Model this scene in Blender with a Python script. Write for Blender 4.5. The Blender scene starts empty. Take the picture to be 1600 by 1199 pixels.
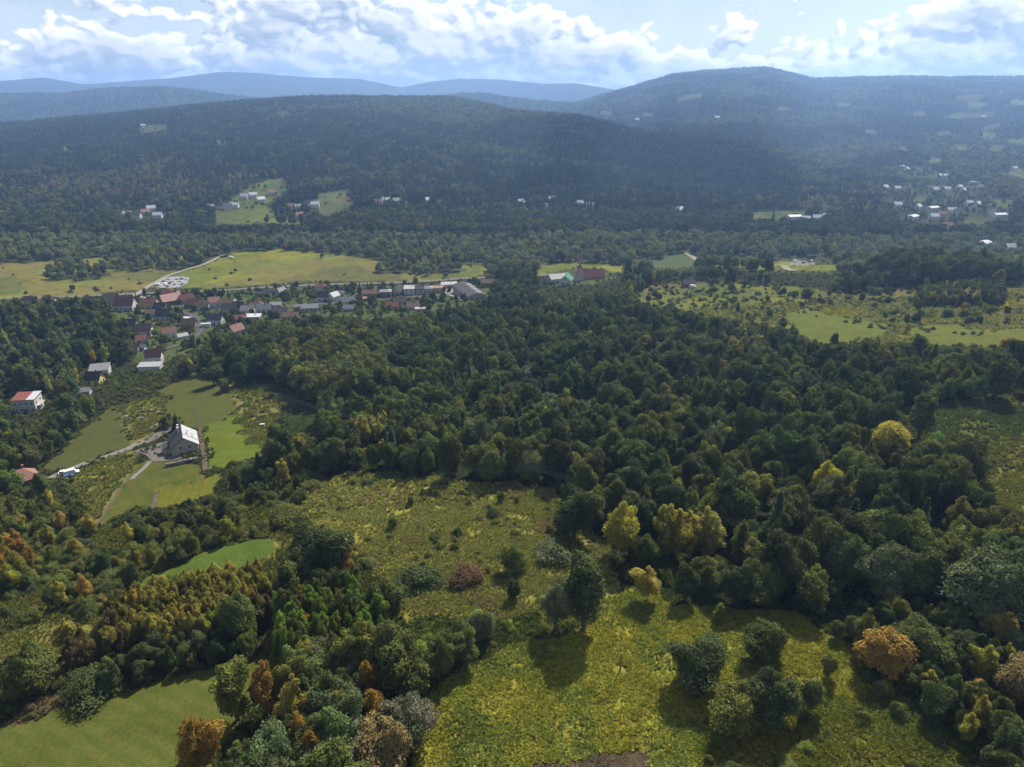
import bpy, bmesh, math, random
import numpy as np
from mathutils import Vector, Matrix

random.seed(7)
RNG = np.random.default_rng(7)
R = math.radians
scene = bpy.context.scene
COL = scene.collection

# ------------------------------------------------------------------ camera, sky, sun, exposure
CAM_Z = 105.0
PITCH = R(22.6)
FPX = 1081.0                      # focal length in pixels of a 1600 px wide frame
cam_data = bpy.data.cameras.new('camera')
cam_data.sensor_width = 36.0
cam_data.lens = 36.0 * FPX / 1600.0
cam_data.clip_start = 1.0
cam_data.clip_end = 60000.0
cam = bpy.data.objects.new('camera', cam_data)
cam.location = (0, 0, CAM_Z)
cam.rotation_euler = (math.pi / 2 - PITCH, 0, 0)
COL.objects.link(cam)
scene.camera = cam

SUN_AZ = R(25.0)                  # to the right of the viewing direction
SUN_EL = R(46.0)
SKY_STRENGTH = 0.05
sun_data = bpy.data.lights.new('sun', 'SUN')
sun_data.energy = 5.0
sun_data.angle = R(0.53)
sun_data.color = (1.0, 0.93, 0.82)
sun = bpy.data.objects.new('sun', sun_data)
SUN_DIR = Vector((math.sin(SUN_AZ) * math.cos(SUN_EL), math.cos(SUN_AZ) * math.cos(SUN_EL), math.sin(SUN_EL)))
sun.rotation_euler = SUN_DIR.to_track_quat('Z', 'Y').to_euler()
sun.location = (0, 0, 900)
COL.objects.link(sun)

vs = scene.view_settings
vs.view_transform = 'Standard'
vs.look = 'None'
vs.gamma = 1.0
vs.use_curve_mapping = False
vs.exposure = 0.92

cy = scene.cycles
cy.max_bounces = 5
cy.diffuse_bounces = 2
cy.glossy_bounces = 2
cy.transmission_bounces = 2
cy.volume_bounces = 0
cy.transparent_max_bounces = 6
cy.use_denoising = True
cy.use_adaptive_sampling = True
cy.adaptive_threshold = 0.012
cy.caustics_reflective = False
cy.caustics_refractive = False


class NT:
    """small helper that strings shader nodes together"""
    def __init__(self, tree):
        self.t = tree
        tree.nodes.clear()

    def n(self, kind, **kw):
        nd = self.t.nodes.new(kind)
        for k, v in kw.items():
            setattr(nd, k, v)
        return nd

    def put(self, sock, v):
        if hasattr(v, 'is_output') or isinstance(v, bpy.types.NodeSocket):
            self.t.links.new(v, sock)
        else:
            sock.default_value = v

    def math(self, op, a, b=None, c=None, clamp=False):
        nd = self.n('ShaderNodeMath', operation=op)
        nd.use_clamp = clamp
        self.put(nd.inputs[0], a)
        if b is not None:
            self.put(nd.inputs[1], b)
        if c is not None:
            self.put(nd.inputs[2], c)
        return nd.outputs[0]

    def mix(self, fac, a, b, blend='MIX'):
        nd = self.n('ShaderNodeMix', data_type='RGBA', blend_type=blend)
        self.put(nd.inputs[0], fac)
        self.put(nd.inputs[6], a)
        self.put(nd.inputs[7], b)
        return nd.outputs[2]

    def noise(self, vec, scale, detail=4.0, rough=0.55, out=0, dist=0.0):
        nd = self.n('ShaderNodeTexNoise')
        self.put(nd.inputs['Vector'], vec)
        nd.inputs['Scale'].default_value = scale
        nd.inputs['Detail'].default_value = detail
        nd.inputs['Roughness'].default_value = rough
        nd.inputs['Distortion'].default_value = dist
        return nd.outputs[out]

    def rng(self, v, a, b, c=0.0, d=1.0, smooth=False):
        nd = self.n('ShaderNodeMapRange')
        if smooth:
            nd.interpolation_type = 'SMOOTHSTEP'
        self.put(nd.inputs['Value'], v)
        for k, q in (('From Min', a), ('From Max', b), ('To Min', c), ('To Max', d)):
            self.put(nd.inputs[k], q)
        return nd.outputs[0]

    def xyz(self, x, y, z):
        nd = self.n('ShaderNodeCombineXYZ')
        self.put(nd.inputs[0], x); self.put(nd.inputs[1], y); self.put(nd.inputs[2], z)
        return nd.outputs[0]


def c4(c):
    return (c[0], c[1], c[2], 1.0)


world = bpy.data.worlds.new('World')
scene.world = world
world.use_nodes = True


def build_sky():
    nt = NT(world.node_tree)
    sky = nt.n('ShaderNodeTexSky', sky_type='NISHITA')
    sky.sun_disc = False
    sky.sun_elevation = SUN_EL
    sky.sun_rotation = SUN_AZ
    sky.altitude = 400.0
    sky.air_density = 1.0
    sky.dust_density = 0.8
    sky.ozone_density = 1.6
    tc = nt.n('ShaderNodeTexCoord')
    sep = nt.n('ShaderNodeSeparateXYZ')
    nt.put(sep.inputs[0], tc.outputs['Generated'])
    az = nt.math('ARCTAN2', sep.outputs[0], sep.outputs[1])
    el = nt.math('ARCSINE', sep.outputs[2])
    elp = nt.math('MAXIMUM', el, -0.02)
    # heaps of cumulus seen from the side; higher up one looks at them from below and they spread
    v = nt.math('MULTIPLY', nt.math('POWER', nt.math('ADD', elp, 0.03), 0.80), 7.6)
    u = nt.math('MULTIPLY', az, 6.2)
    p0 = nt.xyz(u, v, SKY_SEED)
    warp = nt.noise(p0, 2.2, 3.0, 0.55, out=1)
    wv = nt.n('ShaderNodeVectorMath', operation='MULTIPLY_ADD')
    nt.put(wv.inputs[0], warp)
    wv.inputs[1].default_value = (0.30, 0.22, 0.0)
    nt.put(wv.inputs[2], p0)
    pw = wv.outputs[0]

    def puff(p, scale, rnd=1.0):
        nd = nt.n('ShaderNodeTexVoronoi', feature='SMOOTH_F1', voronoi_dimensions='2D')
        nd.inputs['Scale'].default_value = scale
        nd.inputs['Smoothness'].default_value = 0.35
        nd.inputs['Randomness'].default_value = rnd
        nt.put(nd.inputs['Vector'], p)
        return nt.math('SUBTRACT', 0.75, nd.outputs['Distance'])

    def dens(off):
        q = nt.n('ShaderNodeVectorMath', operation='ADD')
        nt.put(q.inputs[0], pw)
        q.inputs[1].default_value = off
        p = q.outputs[0]
        st = nt.n('ShaderNodeVectorMath', operation='MULTIPLY')
        nt.put(st.inputs[0], p)
        st.inputs[1].default_value = (0.62, 1.0, 1.0)
        big = nt.noise(st.outputs[0], 1.25, 2.0, 0.5)
        a = nt.math('MULTIPLY', big, 0.95)
        a = nt.math('MULTIPLY_ADD', puff(p, 3.0), 0.16, a)
        a = nt.math('MULTIPLY_ADD', puff(p, 7.5), 0.10, a)
        a = nt.math('MULTIPLY_ADD', nt.noise(p, 9.0, 7.0, 0.62), 0.22, a)
        return a
    d0 = dens((0, 0, 0))
    d1 = dens((0.05, 0.075, 0))                # a little towards the sun
    d2 = dens((0.0, 0.22, 0))                  # well above: is there more cloud over this point
    bias = nt.rng(el, 0.0, 0.17, 0.165, -0.015, smooth=True)
    bias = nt.math('ADD', bias, nt.rng(el, 0.17, 0.8, 0.0, -0.13, smooth=True))
    dd = nt.math('ADD', d0, bias)
    alpha = nt.rng(dd, 0.672, 0.712, 0.0, 1.0, smooth=True)
    slope = nt.rng(nt.math('SUBTRACT', d0, d1), -0.055, 0.075, 0.0, 1.0, smooth=True)
    over = nt.rng(nt.math('SUBTRACT', d2, d0), -0.16, 0.14, 1.0, 0.0, smooth=True)
    thin = nt.rng(dd, 0.70, 0.88, 1.0, 0.42, smooth=True)
    lit = nt.math('MULTIPLY', nt.math('MULTIPLY_ADD', slope, 0.62, nt.math('MULTIPLY', over, 0.42)), thin, clamp=True)
    ccol = nt.mix(lit, c4(CLOUD_DARK), c4(CLOUD_LIT))
    # veil of thin cloud
    veil = nt.math('MULTIPLY', nt.rng(nt.noise(pw, 1.6, 5.0, 0.6), 0.40, 0.70, 0.0, 1.0, smooth=True), 0.35)
    base = nt.mix(veil, nt.mix(1.0, sky.outputs[0], c4((0.97, 1.0, 1.09)), 'MULTIPLY'), c4(CLOUD_VEIL))
    low = nt.rng(el, 0.0, 0.16, 0.75, 0.12, smooth=True)
    base = nt.mix(low, base, c4(CLOUD_VEIL))
    clouded = nt.mix(nt.math('MULTIPLY', alpha, nt.rng(el, -0.02, 0.0, 0.0, 0.96)), base, ccol)
    bg = nt.n('ShaderNodeBackground')
    nt.put(bg.inputs[0], clouded)
    bg.inputs[1].default_value = SKY_STRENGTH
    out = nt.n('ShaderNodeOutputWorld')
    nt.t.links.new(bg.outputs[0], out.inputs[0])


CLOUD_DARK, CLOUD_LIT, CLOUD_VEIL = (3.9, 4.9, 6.3), (18.5, 18.0, 17.4), (10.4, 11.2, 12.2)
SKY_SEED = 4.3
build_sky()

# ------------------------------------------------------------------ helpers for objects

def link(o):
    COL.objects.link(o)
    return o


def tag(o, label=None, cat=None, group=None, kind=None):
    if label: o['label'] = label
    if cat: o['category'] = cat
    if group: o['group'] = group
    if kind: o['kind'] = kind
    return o


def empty(name, loc, rz=0.0):
    o = bpy.data.objects.new(name, None)
    o.empty_display_size = 0.5
    o.location = loc
    o.rotation_euler = (0, 0, rz)
    return link(o)


def mesh_from(name, verts, faces, mats=(), smooth=False):
    me = bpy.data.meshes.new(name)
    me.from_pydata([tuple(v) for v in verts], [], [tuple(f) for f in faces])
    for m in (mats if isinstance(mats, (list, tuple)) else [mats]):
        me.materials.append(m)
    if smooth:
        me.polygons.foreach_set('use_smooth', [True] * len(me.polygons))
    me.update()
    return me


def obj(name, me, parent=None, loc=None, rz=None):
    o = bpy.data.objects.new(name, me)
    link(o)
    if parent is not None:
        o.parent = parent
    if loc is not None:
        o.location = loc
    if rz is not None:
        o.rotation_euler = (0, 0, rz)
    return o


class MB:
    """collects boxes, prisms and tubes into one mesh"""
    def __init__(self):
        self.v, self.f = [], []

    def add(self, vs_, fs_):
        k = len(self.v)
        self.v += [tuple(p) for p in vs_]
        self.f += [tuple(i + k for i in f) for f in fs_]
        return self

    def box(self, x0, x1, y0, y1, z0, z1):
        p = [(x0, y0, z0), (x1, y0, z0), (x1, y1, z0), (x0, y1, z0), (x0, y0, z1), (x1, y0, z1), (x1, y1, z1), (x0, y1, z1)]
        return self.add(p, [(0, 3, 2, 1), (4, 5, 6, 7), (0, 1, 5, 4), (1, 2, 6, 5), (2, 3, 7, 6), (3, 0, 4, 7)])

    def slab(self, a, b, c, d, t):
        """four corners counter-clockwise seen from above, thickness t downwards"""
        top = [Vector(q) for q in (a, b, c, d)]
        n = (top[1] - top[0]).cross(top[2] - top[0]).normalized() * -t
        p = [q + n for q in top] + top
        return self.add(p, [(0, 3, 2, 1), (4, 5, 6, 7), (0, 1, 5, 4), (1, 2, 6, 5), (2, 3, 7, 6), (3, 0, 4, 7)])

    def tube(self, pts, rad, n=8):
        pts = [Vector(p) for p in pts]
        rad = list(rad) if hasattr(rad, '__len__') else [rad] * len(pts)
        rings = []
        for i, p in enumerate(pts):
            d = (pts[min(i + 1, len(pts) - 1)] - pts[max(i - 1, 0)]).normalized()
            a = d.orthogonal().normalized()
            b = d.cross(a)
            rings.append([p + (a * math.cos(2 * math.pi * k / n) + b * math.sin(2 * math.pi * k / n)) * rad[i] for k in range(n)])
        vs_ = [q for r_ in rings for q in r_]
        fs_ = []
        for i in range(len(pts) - 1):
            for k in range(n):
                fs_.append((i * n + k, i * n + (k + 1) % n, (i + 1) * n + (k + 1) % n, (i + 1) * n + k))
        fs_.append(tuple(range(n - 1, -1, -1)))
        fs_.append(tuple((len(pts) - 1) * n + k for k in range(n)))
        return self.add(vs_, fs_)

    def mesh(self, name, mat, smooth=False):
        return mesh_from(name, self.v, self.f, mat, smooth)

    def build(self, name, mat, parent=None, smooth=False):
        return obj(name, self.mesh(name, mat, smooth), parent)


# value noise on the plane, vectorised
_perm = RNG.random((256, 256))


def vnoise(x, y, seed=0):
    x = np.asarray(x, float) + seed * 37.17
    y = np.asarray(y, float) + seed * 91.73
    xi = np.floor(x).astype(int); yi = np.floor(y).astype(int)
    fx = x - xi; fy = y - yi
    fx = fx * fx * (3 - 2 * fx); fy = fy * fy * (3 - 2 * fy)
    g = lambda a, b: _perm[a % 256, b % 256]
    return (g(xi, yi) * (1 - fx) + g(xi + 1, yi) * fx) * (1 - fy) + (g(xi, yi + 1) * (1 - fx) + g(xi + 1, yi + 1) * fx) * fy


def fbm(x, y, seed=0, oct=4):
    s, a, t = 0.0, 0.5, 0.0
    for k in range(oct):
        s = s + a * vnoise(np.asarray(x) * 2 ** k, np.asarray(y) * 2 ** k, seed + k)
        t += a
        a *= 0.5
    return s / t


# ------------------------------------------------------------------ terrain
CP, SP = math.cos(PITCH), math.sin(PITCH)


def pix_dir(px, py):
    u, v = px - 800.0, py - 599.5
    return u, FPX * CP - v * SP, -(FPX * SP + v * CP)


def on_plane(px, py, z):
    u, f, d = pix_dir(px, py)
    t = (z - CAM_Z) / d
    return (u * t, f * t, z)


def project(x, y, z):
    """world -> pixel of the 1600 px frame (used to choose and to describe things)"""
    dz = np.asarray(z) - CAM_Z
    f = np.asarray(y) * CP - dz * SP
    w = np.asarray(y) * SP + dz * CP
    return 800.0 + FPX * np.asarray(x) / f, 599.5 - FPX * w / f


NEAR_CTRL = [(800, 1199, 0), (0, 1199, -4), (1600, 1199, 3), (0, 1000, -7), (1600, 1000, 3), (800, 950, 0), (250, 950, -6),
             (480, 800, -11), (0, 800, -26), (285, 690, -33), (60, 740, -34), (40, 640, -47), (700, 760, -7), (900, 780, -7),
             (1250, 850, -4), (1570, 720, 1), (700, 600, -30), (1000, 600, -22), (1300, 600, -13), (1550, 600, -1),
             (800, 500, -42), (1100, 500, -31), (1270, 510, -23), (1500, 480, -22), (1200, 440, -33), (1450, 440, -25),
             (900, 440, -51), (400, 560, -42), (200, 580, -52), (50, 500, -53), (300, 480, -57), (600, 460, -58), (760, 450, -58),
             (430, 620, -37), (550, 700, -22)]
_cp = np.array([on_plane(*c) for c in NEAR_CTRL])
_extra = np.array([(-600, 720, -60), (0, 760, -60), (600, 740, -58), (-500, 350, -55), (-300, 120, -30), (420, 330, 6), (380, 130, 8),
                   (0, 20, 2), (-200, 20, -10), (250, 20, 6), (620, 560, -32), (-700, 550, -58)])
_cp = np.vstack([_cp, _extra])


def _tps_k(r2):
    return np.where(r2 > 0, 0.5 * r2 * np.log(r2 + 1e-12), 0.0)


def _tps_fit(p, lam=60.0):
    s = 100.0
    xy = p[:, :2] / s
    r2 = ((xy[:, None] - xy[None]) ** 2).sum(-1)
    n = len(p)
    A = np.zeros((n + 3, n + 3))
    A[:n, :n] = _tps_k(r2) + np.eye(n) * lam * 1e-3
    P = np.c_[np.ones(n), xy]
    A[:n, n:] = P; A[n:, :n] = P.T
    b = np.zeros(n + 3); b[:n] = p[:, 2]
    return np.linalg.solve(A, b), xy, s


_W, _XY, _S = _tps_fit(_cp)


def near_height(x, y):
    x = np.clip(x, -650, 650) / _S
    y = np.clip(y, 10, 780) / _S
    z = _W[-3] + _W[-2] * x + _W[-1] * y
    for k in range(len(_XY)):
        z = z + _W[k] * _tps_k((x - _XY[k, 0]) ** 2 + (y - _XY[k, 1]) ** 2)
    return np.clip(z, -62, 25)


def sstep(t):
    t = np.clip(t, 0, 1)
    return t * t * (3 - 2 * t)


# each ridge: crest as pixels seen on the skyline with its distance, front width, back width
RIDGES = [
    # wooded hill across the valley
    dict(crest=[(-500, 222, 2300), (-200, 212, 2350), (0, 199, 2400), (100, 190, 2450), (200, 181, 2500), (300, 170, 2550), (380, 163, 2600),
                (480, 156, 2650), (600, 155, 2700), (700, 155, 2700), (760, 166, 2600), (800, 176, 2500), (900, 186, 2350), (1000, 210, 2200),
                (1140, 246, 1950), (1220, 275, 1800), (1300, 302, 1650), (1380, 325, 1500), (1460, 345, 1400), (1560, 362, 1300), (2200, 370, 1300)],
         foot=980, back=900, p=0.85, amp=14),
    # low spur in front of the right-hand hills
    dict(crest=[(960, 262, 2900), (1060, 222, 2900), (1150, 205, 2900), (1240, 186, 2900), (1330, 208, 2800), (1400, 244, 2700), (1450, 272, 2600), (1540, 320, 2500)],
         foot=2100, back=700, p=1.0, amp=10),
    # broad right-hand hill
    dict(crest=[(780, 200, 5200), (880, 170, 5200), (960, 146, 5200), (1050, 120, 5200), (1100, 114, 5200), (1150, 111, 5200), (1195, 108, 5200),
                (1230, 116, 5100), (1270, 126, 5000), (1330, 124, 4900), (1400, 123, 4800), (1480, 124, 4700), (1520, 123, 4700), (1600, 124, 4600), (1800, 122, 4600), (2400, 130, 4500)],
         foot=1250, back=1500, p=1.15, amp=40),
    # hill behind on the left
    dict(crest=[(-600, 160, 4700), (-100, 152, 4700), (0, 151, 4700), (100, 149, 4700), (170, 141, 4700), (250, 139, 4700), (300, 143, 4650), (350, 152, 4600),
                (420, 158, 5200), (520, 165, 4500), (640, 158, 4500), (720, 150, 4500), (760, 150, 4500), (830, 160, 4500), (900, 165, 4500), (1000, 172, 4500)],
         foot=3600, back=1200, p=1.0, amp=18),
    # blue mountains on the horizon
    dict(crest=[(-900, 128, 8200), (-300, 125, 8200), (-60, 124, 8200), (0, 127, 8200), (70, 121, 8200), (130, 132, 8200), (210, 126, 8200), (270, 122, 8200), (345, 112, 8200),
                (400, 114, 8200), (480, 121, 8200), (560, 123, 8200), (600, 131, 8200), (626, 137, 8200), (670, 128, 8200), (720, 123, 8200), (780, 124, 8200),
                (820, 128, 8200), (850, 131, 8200), (900, 130, 8200), (935, 136, 8200), (1000, 146, 8200), (1100, 150, 8200), (2400, 140, 8200)],
         foot=6300, back=1500, p=0.9, amp=15),
]
for r_ in RIDGES:
    a, te, D = [], [], []
    for px, py, d in r_['crest']:
        u, f, dn = pix_dir(px, py)
        a.append(u / f); te.append(dn / f); D.append(d)
    r_['a'], r_['te'], r_['D'] = np.array(a), np.array(te), np.array(D, float)


def height(x, y):
    x = np.asarray(x, float); y = np.asarray(y, float)
    z = near_height(x, y)
    k = sstep((y - 610) / 120.0)
    und = (fbm(x / 60.0, y / 60.0, 3, 3) - 0.5) * 2.2
    z = z * (1 - k) + (-60.0) * k + und * (1 - 0.7 * k)
    ys = np.maximum(y, 1.0)
    a = x / ys
    for r_ in RIDGES:
        D = np.interp(a, r_['a'], r_['D'])
        zc = CAM_Z + D * np.interp(a, r_['a'], r_['te'])
        s = np.clip((ys - r_['foot']) / np.maximum(D - r_['foot'], 50.0), 0, 1)
        prof = np.where(ys <= D, (0.35 * s + 0.65 * sstep(s)) ** r_['p'], 1 - sstep((ys - D) / r_['back']))
        gul = (fbm(x / 420.0, y / 700.0, 11, 3) - 0.5) * 2 * r_['amp'] * np.clip(s * (1 - s) * 4, 0, 1)
        hz = -60.0 + (np.maximum(zc, -59.0) + 60.0) * prof + gul
        z = np.where(y > 900, np.maximum(z, hz), z)
    return z


def hz1(x, y):
    return float(height(np.array([x]), np.array([y]))[0])


_TS = np.geomspace(60, 10400, 1400)


def at(px, py):
    """the point of the ground seen at a pixel"""
    u, f, d = pix_dir(px, py)
    L = math.sqrt(u * u + f * f + d * d)
    u, f, d = u / L, f / L, d / L
    zz = CAM_Z + d * _TS - height(u * _TS, f * _TS)
    i = int(np.argmax(zz < 0))
    if zz[i] >= 0:
        t = 5000.0
    else:
        t0, t1 = _TS[max(i - 1, 0)], _TS[i]
        for _ in range(3):
            tt = np.linspace(t0, t1, 12)
            q = CAM_Z + d * tt - height(u * tt, f * tt)
            j = int(np.argmax(q < 0))
            t0, t1 = tt[max(j - 1, 0)], tt[j]
        t = 0.5 * (t0 + t1)
    x, y = u * t, f * t
    return Vector((x, y, hz1(x, y)))

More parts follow.
